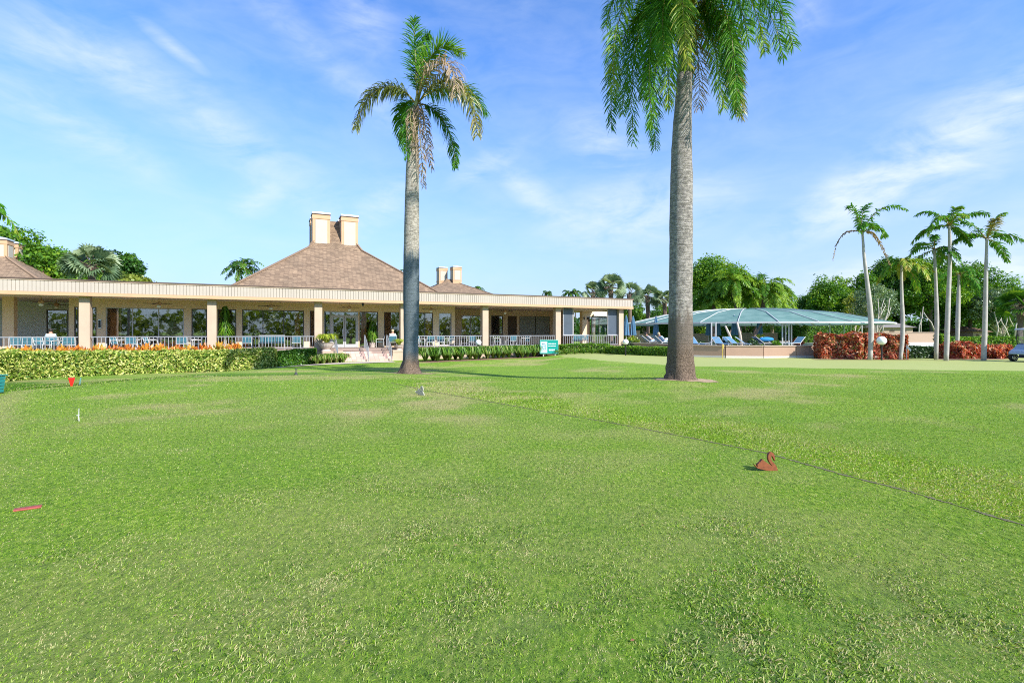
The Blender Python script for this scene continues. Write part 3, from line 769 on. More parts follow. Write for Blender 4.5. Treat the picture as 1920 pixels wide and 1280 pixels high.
# hipped roofs with the tower of chimneys
M['ridge'] = plain('ridge_shingle', (.25, .165, .10), .9, .25, 9)
def hip_roof(parent, org, uu, nn, w, z0, zp, sc=1.0, chh=3.15, spots=None, tower=2.9, p=2.35):
    def Q(a, b, z): return org + uu * a * sc + nn * b * sc + Vector((0, 0, z))
    mb = MB()
    lo = [(-w, -w), (w, -w), (w, w), (-w, w)]; hi = [(-p, -p), (p, -p), (p, p), (-p, p)]
    tp = [(-.55, -.55), (.55, -.55), (.55, .55), (-.55, .55)]; zt = zp + tower * sc
    for k in range(4):
        j = (k + 1) % 4
        mb.face([Q(*lo[k], z0), Q(*lo[j], z0), Q(*hi[j], zp), Q(*hi[k], zp)])
        mb.face([Q(*hi[k], zp), Q(*hi[j], zp), Q(*tp[j], zt), Q(*tp[k], zt)])
    mb.face([Q(*tp[k], zt) for k in range(4)])
    mb.face([Q(*lo[k], z0 - .02) for k in (3, 2, 1, 0)])
    roof = mb.build('hip_roof', M['shingle'], parent)
    for k in range(4):
        rc = MB(); rc.bar(Q(*lo[k], z0 + .03), Q(*hi[k], zp + .03), .28, .07); rc.bar(Q(*hi[k], zp + .03), Q(*tp[k], zt + .02), .24, .06); rc.build('ridge_cap', M['ridge'], roof)
    for (cx, cy) in (spots or [(sx * 1.27, sy * 1.27) for sx in (-1, 1) for sy in (-1, 1)]):
        if True:
            h = 0.76
            zc0, zc1 = zp - .7 * sc, zp + chh * sc
            m2 = MB(); m2.box(cx - h, cx + h, cy - h, cy + h, zc0, zc1, fn=Q)
            m2.box(cx - h - .03, cx + h + .03, cy - h - .03, cy + h + .03, zp + .12 * sc, zp + .3 * sc, fn=Q)
            m2.box(cx - h - .04, cx + h + .04, cy - h - .04, cy + h + .04, zc1 - .42 * sc, zc1 - .1 * sc, fn=Q)
            ch = m2.build('chimney', M['tan_trim'], parent)
            pn = MB()
            for (a0, a1, b0, b1) in ((cx - .52, cx + .52, cy - h - .035, cy - h - .005), (cx - .52, cx + .52, cy + h + .005, cy + h + .035)):
                pn.box(a0, a1, b0, b1, zp + .32 * sc, zc1 - .5 * sc, fn=Q)
            for (a0, a1) in ((cx - h - .035, cx - h - .005), (cx + h + .005, cx + h + .035)):
                pn.box(a0, a1, cy - .52, cy + .52, zp + .32 * sc, zc1 - .5 * sc, fn=Q)
            pn.build('chimney_panel', M['cream_panel'], ch)
            cp = MB(); cp.cm = 1
            cp.box(cx - h - .07, cx + h + .07, cy - h - .07, cy + h + .07, zc1, zc1 + .05 * sc, fn=Q); cp.cm = 0
            cp.box(cx - h - .05, cx + h + .05, cy - h - .05, cy + h + .05, zc1 + .05 * sc, zc1 + .2 * sc, fn=Q)
            c0 = Q(cx, cy, 0)
            cp.sphere((c0.x, c0.y, zc1 + .2 * sc), .62 * sc, 16, 8, (1, 1, .3))
            cp.build('chimney_cap', [M['cap_metal'], M['brown']], ch)
    return roof
M['cream_panel'] = plain('chimney_panel', (0.46, 0.42, 0.34), 0.8, 0.05, 1.5)
M['cap_metal'] = plain('cap_metal', (0.58, 0.66, 0.70), 0.35, 0.05, 4, metal=0.3)
M['dome_blue'] = M['cap_metal']
hip_roof(club, B(18.85, 15.5, 0), U, NB, 9.0, 4.46, 9.3)
# left hip roof of the same building, mostly outside the frame
cl = W(-2, 478, 52); hip_roof(club, Vector((cl.x - 2.1, cl.y + 1.2, 0)), U, NB, 9.0, 4.46, 8.9, chh=2.0, tower=1.6)
# separate building far behind with the same roof
far_b = thing('roofed_pavilion', 'distant brown hip roof with small tan chimneys, right of the slimmer palm trunk', 'building', (W(842, 600, 88).x, 88, 0))
fo = Vector((W(842, 600, 88).x, 88, 0))
hip_roof(far_b, fo, U, NB, 13.0, 4.5, 10.1, spots=[(-.85, 1.3), (1.0, -.7)], tower=.5, p=.9, chh=2.45)
mb = MB(); mb.box(-8.3, 8.3, -8.3, 8.3, -0.5, 4.46, fn=lambda a, b, z: fo + U * a + NB * b + Vector((0, 0, z))); mb.build('wall', M['cream'], far_b)

# ------------------------------------------------------------------ entrance steps
st = thing('entrance_steps', 'pinkish brick steps leading up to the glass double door', 'steps', B((A_S0 + A_S1) / 2, -1, -0.5))
mb = MB(); ns = 5
for k in range(ns):
    z1 = DECK - .004 - (k + 0) * 0.17; b0 = -0.2 - 0.34 * (k + 1)
    mb.box(A_S0, A_S1, b0, b0 + 0.34 - .002, -1.0, z1 - 0.17, fn=B)
mb.build('steps', M['paver'], st)
for (q0, q1) in ((603, 640), (731, 760)):
    x0, x1 = a_at(q0, -.6) , a_at(q1, -.6)
    if q0 == 603: x1 = A_S0 - .003
    else: x0 = A_S1 + .003
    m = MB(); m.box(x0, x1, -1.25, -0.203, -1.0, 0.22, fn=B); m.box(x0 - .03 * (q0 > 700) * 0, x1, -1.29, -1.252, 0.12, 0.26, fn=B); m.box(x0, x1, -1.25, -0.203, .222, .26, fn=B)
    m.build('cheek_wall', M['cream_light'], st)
# step handrails
for i, px in enumerate((630, 686, 728)):
    a = a_at(px, -0.8); p = {0: 'left edge of the entrance steps', 1: 'middle of the entrance steps', 2: 'right edge of the entrance steps beside the seated person'}[i]
    h = thing('step_handrail', 'sloping grey metal handrail at the ' + p, 'handrail', B(a, -0.9, -0.4), group='handrails on the entrance steps')
    top = [B(a, -0.1, DECK + .92), B(a, -0.35, DECK + .92), B(a, -1.75, DECK + .92 - .78), B(a, -1.85, DECK + .2 - .78)]
    m = MB(); m.tube(top, .028, 8); m.build('rail', M['rail'], h)
    for (bb, zz) in ((-.15, DECK), (-1.8, DECK - 1.02)):
        m = MB(); m.tube([B(a, bb, zz), B(a, bb, zz + .92)], .025, 8); m.build('post', M['rail'], h)
    for k in range(9):
        bb = -.32 - k * .165; z1 = DECK + .90 - max(0, (-bb - .35)) * .557
        m = MB(); m.tube([B(a, bb, z1 - .74), B(a, bb, z1)], .011, 6); m.build('baluster', M['rail'], h)
path = thing
strip('path', [tuple(G(520, 30.5).xy), tuple(G(575, 31.0).xy), tuple(G(640, 32.2).xy), tuple(G(735, 34.2).xy)], 1.3, M['concrete'], 0.03)

# ------------------------------------------------------------------ railings
M['baluster'] = plain('baluster_paint', (.33, .33, .34), .4)
bays = [(-60, 146, 'leftmost porch railing running out of the frame'), (170.5, 388.5, 'white porch railing behind the orange crotons'), (406, 588.5, 'white porch railing left of the entrance steps'),
        (764, 903.5, 'white porch railing right of the grey palm trunk'), (918, 1041, 'white porch railing behind the green sign'), (1055, 1159, 'porch railing at the right corner below the dark screens')]
for (q0, q1, lb) in bays:
    bb = 0.1; a0, a1 = a_at(q0, bb), a_at(q1, bb)
    r = thing('porch_railing', lb, 'railing', B((a0 + a1) / 2, bb, DECK), group='porch railings')
    m = MB(); m.box(a0, a1, bb - .03, bb + .04, DECK + .83, DECK + .885, fn=B); m.build('top_rail', M['rail'], r)
    m = MB(); m.box(a0, a1, bb - .02, bb + .03, DECK + .08, DECK + .12, fn=B); m.build('bottom_rail', M['rail'], r)
    n = int((a1 - a0) / 0.19); pr = None
    for k in range(n):
        x = a0 + (k + .5) * (a1 - a0) / n
        if pr is None:
            m = MB(); m.box(x - .014, x + .014, bb - .012, bb + .016, DECK + .1, DECK + .84, fn=B); pr = m.build('baluster', M['baluster'], r); xa = x
        else:
            o = pr.copy(); COL.objects.link(o); o.parent = r; o.location = U * (x - xa)

# ------------------------------------------------------------------ ceiling fans
def fan_proto():
    t = thing('ceiling_fan', 'x', 'fan')
    m = MB(); m.tube([(0, 0, CEIL - 3.3), (0, 0, .12)], .02, 8); m.build('rod', M['tan_trim'], t, world=False)
    m = MB(); m.lathe((0, 0, 0), [(.0, -.1), (.10, -.09), (.15, -.02), (.14, .06), (.05, .12), (.0, .13)], 14); m.build('motor', M['tan_trim'], t, world=False)
    m = MB(); m.lathe((0, 0, 0), [(0, -.26), (.09, -.24), (.12, -.16), (.08, -.1), (0, -.1)], 12); m.build('lamp_shade', M['globe'], t, world=False)
    for k in range(5):
        th = 2 * math.pi * k / 5 + .25; c, s = math.cos(th), math.sin(th)
        m = MB(); m.prism([(.12, -.03), (.3, -.07), (.78, -.08), (.8, 0), (.78, .06), (.3, .05), (.12, .03)], (c, s, 0), (-s, c, .12), (0, 0, 1), (0, 0, .0), .012)
        m.build('blade', M['brown2'], t, world=False)
    return t
M['brown2'] = plain('fan_blade', (0.07, 0.045, 0.03), 0.5)
fp = fan_proto()
fans = [(77, 1.9, 'ceiling fan over the leftmost porch bay nearest the white wall'), (106, 5.5, 'smaller looking ceiling fan deeper in the leftmost porch bay'), (298, 1.5, 'ceiling fan in front of the wide window with pale blinds'),
        (508, 1.5, 'ceiling fan left of the entrance over the bench seats'), (655, 1.5, 'ceiling fan above the glass double door'), (808, 1.5, 'ceiling fan just right of the grey palm trunk'), (947, 2.6, 'pale ceiling fan in front of the dark serving door')]
for k, (px, bb, lb) in enumerate(fans):
    loc = B(a_at(px, bb), bb, 3.3)
    if k == 0: fp.location = loc; fp['label'] = lb; fp['group'] = 'porch ceiling fans'
    else: copy_tree(fp, label=lb, loc=loc, rz=random.uniform(0, 1.2))

# ------------------------------------------------------------------ porch furniture
def chair_proto():
    t = thing('patio_chair', 'x', 'chair', group='patio chairs on the porch')
    for sx in (-1, 1):
        m = MB(); x = sx * .27
        m.tube([(x, -.26, 0), (x, -.27, .42), (x, -.25, .62)], .017, 7); m.build('leg', M['white'], t, world=False)
        m = MB(); m.tube([(x, .30, 0), (x, .22, .42), (x, .34, .88)], .017, 7); m.build('leg', M['white'], t, world=False)
        m = MB(); m.tube([(x, -.27, .62), (x, .0, .65), (x, .27, .63)], .02, 7); m.build('armrest', M['white'], t, world=False)
    m = MB(); m.bar((-.27, -.25, .41), (.27, -.25, .41), .03); m.bar((-.27, .22, .40), (.27, .22, .40), .03); m.bar((-.27, .335, .87), (.27, .335, .87), .03); m.build('frame', M['white'], t, world=False)
    m = MB(); m.hexa([(-.25, -.25, .405), (.25, -.25, .405), (.25, .21, .37), (-.25, .21, .37), (-.25, -.25, .425), (.25, -.25, .425), (.25, .21, .39), (-.25, .21, .39)]); m.build('seat', M['teal_cloth'], t, world=False)
    m = MB()
    for k in range(5):
        z0 = .45 + k * .085; y0 = .235 + (z0 - .42) * .23
        m.hexa([(-.255, y0, z0), (.255, y0, z0), (.255, y0 + .018, z0), (-.255, y0 + .018, z0), (-.255, y0 + .017, z0 + .07), (.255, y0 + .017, z0 + .07), (.255, y0 + .035, z0 + .07), (-.255, y0 + .035, z0 + .07)])
    m.build('backrest', M['teal_cloth'], t, world=False)
    return t
def table_proto():
    t = thing('patio_table', 'x', 'table', group='patio tables on the porch')
    m = MB(); m.lathe((0, 0, 0), [(.0, .68), (.55, .68), (.58, .70), (.55, .72), (0, .72)], 20); m.build('tabletop', M['rail'], t, world=False)
    for k in range(4):
        c, s = math.cos(math.pi / 4 + k * math.pi / 2), math.sin(math.pi / 4 + k * math.pi / 2)
        m = MB(); m.tube([(c * .38, s * .38, .68), (c * .33, s * .33, .35), (c * .42, s * .42, 0)], .02, 7); m.build('leg', M['white'], t, world=False)
    return t
def bench_proto():
    t = thing('glider_bench', 'x', 'bench', group='slatted benches on the porch')
    w = .78
    for sx in (-1, 1):
        x = sx * w
        m = MB(); m.tube([(x, -.28, 0), (x, -.28, .62), (x, .05, .66), (x, .3, .62)], .02, 7); m.build('arm', M['white'], t, world=False)
        m = MB(); m.tube([(x, .32, 0), (x, .22, .42), (x, .36, .92)], .02, 7); m.build('leg', M['white'], t, world=False)
    m = MB(); m.bar((-w, -.26, .4), (w, -.26, .4), .035); m.bar((-w, .36, .92), (w, .36, .92), .035); m.bar((-w, .23, .44), (w, .23, .44), .03); m.build('frame', M['white'], t, world=False)
    m = MB(); m.hexa([(-w, -.26, .40), (w, -.26, .40), (w, .22, .38), (-w, .22, .38), (-w, -.26, .42), (w, -.26, .42), (w, .22, .40), (-w, .22, .40)]); m.build('seat', M['teal_cloth'], t, world=False)
    m = MB()
    for k in range(11):
        x0 = -w + .05 + k * (2 * w - .1) / 11
        m.hexa([(x0, .24, .46), (x0 + .1, .24, .46), (x0 + .1, .255, .46), (x0, .255, .46), (x0, .355, .90), (x0 + .1, .355, .90), (x0 + .1, .37, .90), (x0, .37, .90)])
    m.build('backrest', M['teal_cloth'], t, world=False)
    return t
cp, tp, bp = chair_proto(), table_proto(), bench_proto(); used = set()
def put(proto, px, bb, rot, label):
    loc = B(a_at(px, bb), bb, DECK + .001); rz = TH + R(rot)
    if proto.name in used: return copy_tree(proto, label=label, loc=loc, rz=rz)
    used.add(proto.name); proto.location = loc; proto.rotation_euler = (0, 0, rz); proto['label'] = label; return proto
# rot 0 faces the lawn, 180 shows its back
for (px, bb, r, lb) in [
    (33, 1.3, 190, 'dark teal chair seen from behind in front of the inner left pillar'), (56, 1.2, 170, 'teal chair with its back to the lawn under the white wall'),
    (80, .9, 60, 'white framed chair turned sideways below the first fan'), (104, 1.5, -60, 'chair turned left beside the seated dark haired person'),
    (131, 1.0, 185, 'bright teal chair just left of the first lit pillar'), (222, .9, 70, 'sideways chair in front of the orange door panel'),
    (246, 1.1, 185, 'teal chair showing its back below the first window mullion'), (262, 1.7, -70, 'white framed chair right of the pale teal one near the mullion'),
    (283, .9, 75, 'chair turned sideways under the middle window pane'), (342, 1.0, 180, 'teal chair under the pier right of the wide window'),
    (368, 1.3, -75, 'chair turned left beside the second lit pillar'), (463, 1.2, 182, 'small blue chair left of the long bench seat'),
    (556, 1.0, 178, 'teal chair between the long bench and the entrance steps'), (712, 2.2, -95, 'tall white chair facing right near the top of the steps'),
    (792, 1.8, 60, 'white chair turned sideways right of the palm trunk'), (806, .8, 180, 'first teal chair back right of the palm trunk'),
    (824, .8, 178, 'second teal chair back right of the palm trunk'), (842, 1.4, -60, 'white framed chair turned left below the window pane with two mullions'),
    (884, 1.1, 180, 'blue chair directly behind the left globe lamp'), (932, 1.4, 70, 'sideways chair just right of the tall middle pillar'),
    (960, 1.0, 180, 'teal chair with back to lawn in front of the dark serving door'), (985, 1.6, -70, 'chair turned left below the grey shutters')]:
    put(cp, px, bb, r, lb)
for (px, bb, r, lb) in [(92, 1.9, 0, 'round table beside the seated dark haired person'), (232, 1.9, 0, 'round table in front of the orange door panel'), (272, 1.9, 10, 'round table under the middle pane of the wide window'),
                        (355, 2.0, 0, 'round table behind the second lit pillar'), (815, 1.8, 0, 'round table among teal chairs right of the palm trunk'), (868, 1.9, 0, 'round table left of the globe lamp and railing post'),
                        (950, 2.2, 0, 'round table below the pale fan')]:
    put(tp, px, bb, r, lb)
for (px, bb, r, lb) in [(510, .9, 180, 'long teal slatted bench left of the entrance seen from behind'), (1085, .9, 180, 'white slatted bench at the right end of the porch')]:
    put(bp, px, bb, r, lb)
# wall mounted box
t = thing('wall_payphone', 'dark framed wall box on the cream pier near the first pillar', 'wall box', B(a_at(187.5, 3), 2.95, 2.0))
m = MB(); m.box(a_at(184.5, 3), a_at(190.5, 3), 2.90, 2.998, 1.75, 2.30, fn=B); m.build('case', M['chrome'], t)
m = MB(); m.box(a_at(185.3, 3), a_at(189.7, 3), 2.885, 2.899, 1.8, 2.25, fn=B); m.build('face', M['black'], t)
for px, bb, z, lb in ((1094.5, 5.9, 2.9, 'black wall lantern on the pier in the open right corner'), (680, 0.0, 3.48, 'small dark spotlight under the fascia above the entrance steps')):
    t = thing('wall_lantern', lb, 'lamp', B(a_at(px, bb), bb, z))
    c = B(a_at(px, bb), bb - .08, z); m = MB(); m.lathe(c, [(0, .16), (.06, .12), (.08, .02), (.06, -.12), (0, -.14)], 10); m.bar(c + Vector((0, 0, .05)), c + NB * .1 + Vector((0, 0, .05)), .04); m.build('housing', M['black'], t)
# ------------------------------------------------------------------ palms
def bez(p0, p1, p2, p3, t):
    return p0 * (1 - t) ** 3 + p1 * 3 * t * (1 - t) ** 2 + p2 * 3 * t * t * (1 - t) + p3 * t ** 3
def frond_mesh(p0, p1, p2, p3, ll, n, wd, droop=0.6, plume=0.35, tint=(0.3, 0.7), rad=0.03, bare=0.12, swing=None):
    """pinnate frond: returns leaflet quads and rachis MB. ll leaflet length, n leaflets a side"""
    pts = [np.array(p, float) for p in (p0, p1, p2, p3)]
    V = []; T = []
    ts = np.linspace(bare, 0.995, n)
    base_t = rng.uniform(*tint)
    for s in (-1, 1):
        for t in ts:
            t = t + rng.uniform(-.5, .5) / n
            c = bez(*pts, t); d = bez(*pts, min(t + .02, 1.02)) - bez(*pts, t - .02); d /= np.linalg.norm(d) + 1e-9
            up = np.array([0, 0, 1.0]); side = np.cross(d, up)
            if np.linalg.norm(side) < 0.25: side = side + np.array(swing if swing is not None else (1, 0, 0)) * .6; side -= d * side.dot(d)
            side /= np.linalg.norm(side) + 1e-9; nrm = np.cross(side, d)
            ang = rng.normal(0, plume)
            sd = side * s * math.cos(ang) + nrm * math.sin(ang)
            env = min(1, (t - bare + .06) * 6) * (1 - max(0, t - .62) ** 1.5 * 2.6)
            l = ll * max(.22, env) * rng.uniform(.8, 1.15)
            fwd = .45 + .5 * t
            dir1 = sd + d * fwd; dir1 /= np.linalg.norm(dir1)
            dir2 = dir1 + np.array([0, 0, -1]) * droop * rng.uniform(.6, 1.5); dir2 /= np.linalg.norm(dir2)
            dir3 = dir2 + np.array([0, 0, -1]) * droop * rng.uniform(.6, 1.5); dir3 /= np.linalg.norm(dir3)
            wv = np.cross(dir1, nrm + rng.normal(0, .35, 3)); wv /= np.linalg.norm(wv) + 1e-9; wv = wv * wd * rng.uniform(.75, 1.2) / 2
            a = c; b = c + dir1 * l * .35; e = b + dir2 * l * .35; f = e + dir3 * l * .3
            V += [a - wv * .5, a + wv * .5, b + wv, b - wv, b - wv, b + wv, e + wv * .8, e - wv * .8, e - wv * .8, e + wv * .8, f + wv * .08, f - wv * .08]
            tt = np.clip(base_t + rng.normal(0, .10) + .12 * (t > .85), 0, 1); T += [tt] * 12
    mb = MB(); mb.ct = .8
    k = 9; P = [Vector(bez(*pts, i / (k - 1))) for i in range(k)]
    mb.tube(P, [rad * (1 - .85 * i / (k - 1)) for i in range(k)], 5)
    return np.array(V), np.array(T), mb
def frond(parent, p0, p1, p2, p3, mat='leaf_royal', stem='leaf_yellow', **kw):
    v, t, mb = frond_mesh(p0, p1, p2, p3, **kw)
    return np_mesh('frond', v, 4, t, [M[mat], M[stem]], parent, mb)
def arc(origin, az, el, length, sag):
    """control points for a frond leaving at azimuth az, elevation el and sagging"""
    o = Vector(origin); h = Vector((math.cos(az), math.sin(az), 0)); z = Vector((0, 0, 1))
    d0 = h * math.cos(el) + z * math.sin(el)
    p1 = o + d0 * length * .35
    p2 = p1 + (d0 + Vector((0, 0, -sag * .9))).normalized() * length * .35
    p3 = p2 + (h * .55 + Vector((0, 0, -sag * 1.5 + .3 * math.sin(el)))).normalized() * length * .38
    return o, p1, p2, p3

# ---- big royal palm, right of centre (crown leaves the frame)
Y2 = 15.1; base2 = Vector(((1275 - 960) / F * Y2, Y2, gz(4.95, Y2)))
royal2 = thing('royal_palm', 'thick trunked royal palm with a dense drooping crown cut by the top edge', 'palm tree', base2, group='two tall royal palms on the lawn')
M['trunk2'] = trunk_mat('royal_trunk_rough', (0.40, 0.36, 0.315), (0.26, 0.235, 0.205), (0.22, 0.18, 0.145), 2.2, 0.75)
def trunk_from_px(name, prof, Y, mat, parent, seg=28, lump=0.0):
    pts = []; rad = []
    # refine profile
    P = []
    for k in range(len(prof) - 1):
        a, b = prof[k], prof[k + 1]; n = max(2, int(abs(a[1] - b[1]) / 14))
        for j in range(n):
            t = j / n; P.append(tuple(a[i] * (1 - t) + b[i] * t for i in range(3)))
    P.append(prof[-1])
    for (cx, py, w) in P:
        pts.append(W(cx, py, Y)); rad.append(w / 2 / F * Y * (1 + random.uniform(-lump, lump)))
    mb = MB(); mb.tube(pts, rad, seg)
    if name == 'trunk':      # rough rooty foot
        z0 = mb.v[0][2]
        for i, v in enumerate(mb.v):
            k = i // seg
            if k >= len(pts): continue
            f = max(0.0, 1 - (v[2] - z0) / 1.3); c = pts[k]
            q = 1 + f * (.10 * math.sin((i % seg) * 2 * math.pi / seg * 5 + k * .3) + random.uniform(-.09, .09)) + .012 * math.sin(k * 2.1)
            mb.v[i] = (c.x + (v[0] - c.x) * q, c.y + (v[1] - c.y) * q, v[2])
    return mb.build(name, mat, parent, smooth=True)
trunk_from_px('trunk', [(1275, 722, 66), (1275, 712, 60), (1275, 700, 52), (1275.5, 680, 48), (1276, 650, 46), (1276, 610, 44), (1276, 560, 42.5), (1277, 480, 42.5), (1277, 400, 42), (1278, 330, 40), (1278, 280, 37), (1279.5, 230, 33), (1282, 180, 29.5), (1283, 140, 27)], Y2, M['trunk2'], royal2, lump=.012)
M['crownshaft'] = plain('crownshaft', (0.12, 0.16, 0.05), 0.5, 0.35, 3)
trunk_from_px('crownshaft', [(1283, 142, 27), (1284, 110, 25), (1286, 60, 21), (1288, 5, 15), (1289, -30, 9)], Y2, M['crownshaft'], royal2)
def pxf(parent, Y, o, c1, c2, tip, dy=(0, 0, 0, 0), **kw):
    """frond through real points given in the palm's own vertical plane plus depth offsets in metres"""
    P = []
    for (q, d) in zip((o, c1, c2, tip), dy):
        w = W(q[0], q[1], Y); w.y += d; P.append(w)
    return frond(parent, *P, **kw)
K = dict(ll=.68, n=185, wd=.028, droop=.42, plume=.95, tint=(.25, .62), rad=.03)
F2 = [  # o, c1, c2, tip, depth offsets, extra
    ((1286, 20), (1225, -70), (1180, 30), (1196, 255), (0, .3, .5, .6), {}),
    ((1286, 20), (1200, -90), (1130, 20), (1150, 190), (0, -.1, -.2, -.3), {}),
    ((1286, 15), (1265, -60), (1230, 20), (1246, 190), (0, -1.0, -1.9, -2.0), dict(tint=(.6, .85))),
    ((1286, 20), (1262, -40), (1238, 80), (1252, 250), (0, .8, 1.4, 1.3), {}),
    ((1288, 15), (1350, -90), (1420, 0), (1438, 140), (0, -.4, -.8, -.9), {}),
    ((1288, 20), (1345, -50), (1385, 60), (1396, 215), (0, .2, .3, .2), dict(mat='leaf_yellow', tint=(.35, .8))),
    ((1288, 20), (1325, -50), (1348, 60), (1350, 222), (0, -.6, -1.1, -1.1), {}),
    ((1288, 10), (1360, -120), (1430, -60), (1450, 80), (0, .3, .5, .5), {}),
    ((1286, 10), (1235, -110), (1165, -90), (1148, 10), (0, .5, .9, 1.0), {}),
    ((1286, 10), (1240, -90), (1165, -60), (1185, 70), (0, -1.1, -2.0, -2.3), dict(tint=(.6, .9))),
    ((1288, 10), (1320, -80), (1385, -40), (1410, 60), (0, -1.2, -2.3, -2.8), {}),
    ((1288, 10), (1310, -60), (1335, 0), (1330, 130), (0, 1.0, 1.9, 2.1), {}),
    ((1287, 12), (1300, -60), (1300, -20), (1312, 90), (0, -1.3, -2.6, -3.0), {}),
    ((1287, 8), (1280, -110), (1270, -140), (1235, -60), (0, 1.2, 2.4, 3.3), {}),
    ((1287, 0), (1290, -140), (1330, -230), (1400, -230), (0, .5, 1.2, 1.8), {}),
    ((1287, 0), (1280, -140), (1240, -220), (1180, -200), (0, -.5, -1.0, -1.6), {}),
    ((1287, 0), (1288, -120), (1290, -230), (1300, -330), (0, 0, .1, .2), dict(droop=.4)),
    ((1288, 12), (1345, -40), (1395, 30), (1408, 150), (0, 1.0, 1.8, 2.0), {}),
    ((1286, 12), (1235, -60), (1205, 0), (1200, 150), (0, 1.3, 2.2, 2.4), {}),
    ((1286, 20), (1230, -30), (1215, 60), (1222, 160), (0, -.6, -1.2, -1.3), {}),
    ((1288, 25), (1310, 10), (1325, 90), (1322, 190), (0, .3, .5, .5), dict(mat='leaf_dead', n=60, plume=.9)),
    ((1286, 30), (1225, -40), (1190, 60), (1205, 268), (0, -.5, -.9, -1.0), dict(tint=(.1, .4))),
    ((1286, 30), (1205, -50), (1150, 40), (1160, 215), (0, .5, 1.0, 1.1), dict(tint=(.1, .4))),
    ((1286, 40), (1250, 10), (1236, 100), (1240, 220), (0, -.4, -.7, -.7), dict(tint=(.4, .75))),
    ((1288, 40), (1330, -10), (1362, 80), (1368, 225), (0, -.2, -.4, -.4), dict(tint=(.1, .5))),
    ((1288, 30), (1350, -50), (1405, 20), (1420, 180), (0, .6, 1.1, 1.2), {}),
    ((1288, 20), (1360, -80), (1415, 20), (1435, 140), (0, -.7, -1.3, -1.5), {}),
    ((1288, 20), (1305, -30), (1335, 30), (1345, 150), (0, -.9, -1.8, -2.0), {}),
    ((1286, 20), (1255, -20), (1240, 40), (1232, 140), (0, 1.0, 1.6, 1.6), dict(tint=(.1, .4))),
]
for (o, c1, c2, tip, d, ex) in F2:
    kw = dict(K); kw.update(ex); pxf(royal2, Y2, o, c1, c2, tip, d, **kw)

# ---- slimmer royal palm, left of centre
Y1 = 20.8; base1 = Vector(((769 - 960) / F * Y1, Y1, gz(-4.1, Y1)))
royal1 = thing('royal_palm', 'slimmer royal palm with stained lower trunk and sparse crown with tan dying fronds', 'palm tree', base1, group='two tall royal palms on the lawn')
M['trunk1'] = trunk_mat('royal_trunk_stained', (0.46, 0.42, 0.35), (0.33, 0.295, 0.24), (0.15, 0.185, 0.205), 4.9, 0.15)
trunk_from_px('trunk', [(769, 705, 50), (769, 697, 43), (769.5, 688, 35), (770, 675, 29), (770.5, 640, 27), (771, 600, 28), (771, 540, 30), (771.5, 480, 29.5), (772, 420, 27.5), (772.5, 370, 26), (773, 330, 24.5), (774, 300, 23), (775, 270, 20)], Y1, M['trunk1'], royal1, lump=.012)
trunk_from_px('crownshaft', [(775, 272, 19), (776, 240, 15), (778, 215, 11), (781, 190, 7), (782, 180, 5)], Y1, M['crownshaft1'] if 'crownshaft1' in M else plain('crownshaft_yellow', (0.36, 0.33, 0.10), 0.6, 0.4, 4), royal1)
K1 = dict(ll=.82, n=165, wd=.040, droop=.55, plume=.65, tint=(.2, .5), rad=.035)
F1 = [
    ((782, 190), (780, 130), (777, 80), (777, 42), (0, 0, .1, -.2), dict(droop=.25, swing=(1, .3, 0), ll=.72, n=80)),
    ((782, 190), (783, 120), (782, 60), (800, 50), (0, .4, .6, .6), dict(droop=.5, swing=(1, .5, 0), ll=.6)),
    ((784, 190), (792, 120), (825, 70), (870, 112), (0, -.2, -.4, -.4), dict(droop=.15, tint=(.4, .6), ll=.72)),
    ((784, 192), (810, 135), (880, 125), (912, 194), (0, .8, 1.2, 1.2), dict(tint=(.3, .6))),
    ((784, 192), (800, 135), (868, 110), (862, 215), (0, -.7, -1.3, -1.5), dict(mat='leaf_dead', tint=(.4, .9), ll=.95, droop=.9, n=85)),
    ((784, 195), (815, 140), (895, 150), (898, 275), (0, -.4, -.9, -1.1), dict(mat='leaf_yellow', tint=(.1, .5), ll=.9, droop=.9)),
    ((784, 195), (815, 190), (850, 230), (853, 312), (0, .2, .3, .2), dict(mat='leaf_royal', tint=(.2, .6), droop=.5, ll=.6)),
    ((780, 195), (750, 150), (690, 160), (674, 252), (0, -.3, -.5, -.5), dict(mat='leaf_yellow', tint=(.05, .4), droop=.9, ll=.75)),
    ((780, 195), (755, 160), (725, 180), (748, 262), (0, .8, 1.3, 1.4), dict(ll=.65)),
    ((782, 195), (796, 190), (800, 250), (812, 322), (0, -.3, -.35, -.3), dict(mat='leaf_dead', tint=(.1, .5), ll=.5, n=50, droop=.9)),
    ((782, 195), (788, 205), (792, 280), (798, 356), (0, -.45, -.5, -.4), dict(mat='leaf_dead', tint=(.0, .4), ll=.5, n=50, droop=.9)),
    ((780, 198), (766, 200), (764, 250), (767, 305), (0, -.3, -.45, -.4), dict(mat='leaf_royal', tint=(.1, .4), ll=.5, n=50, droop=.9)),
    ((780, 198), (768, 210), (776, 240), (780, 290), (0, -.5, -.6, -.5), dict(mat='leaf_dead', tint=(.2, .6), ll=.4, n=36, droop=.9)),
]
for (o, c1, c2, tip, d, ex) in F1:
    kw = dict(K1); kw.update(ex); pxf(royal1, Y1, o, c1, c2, tip, d, **kw)

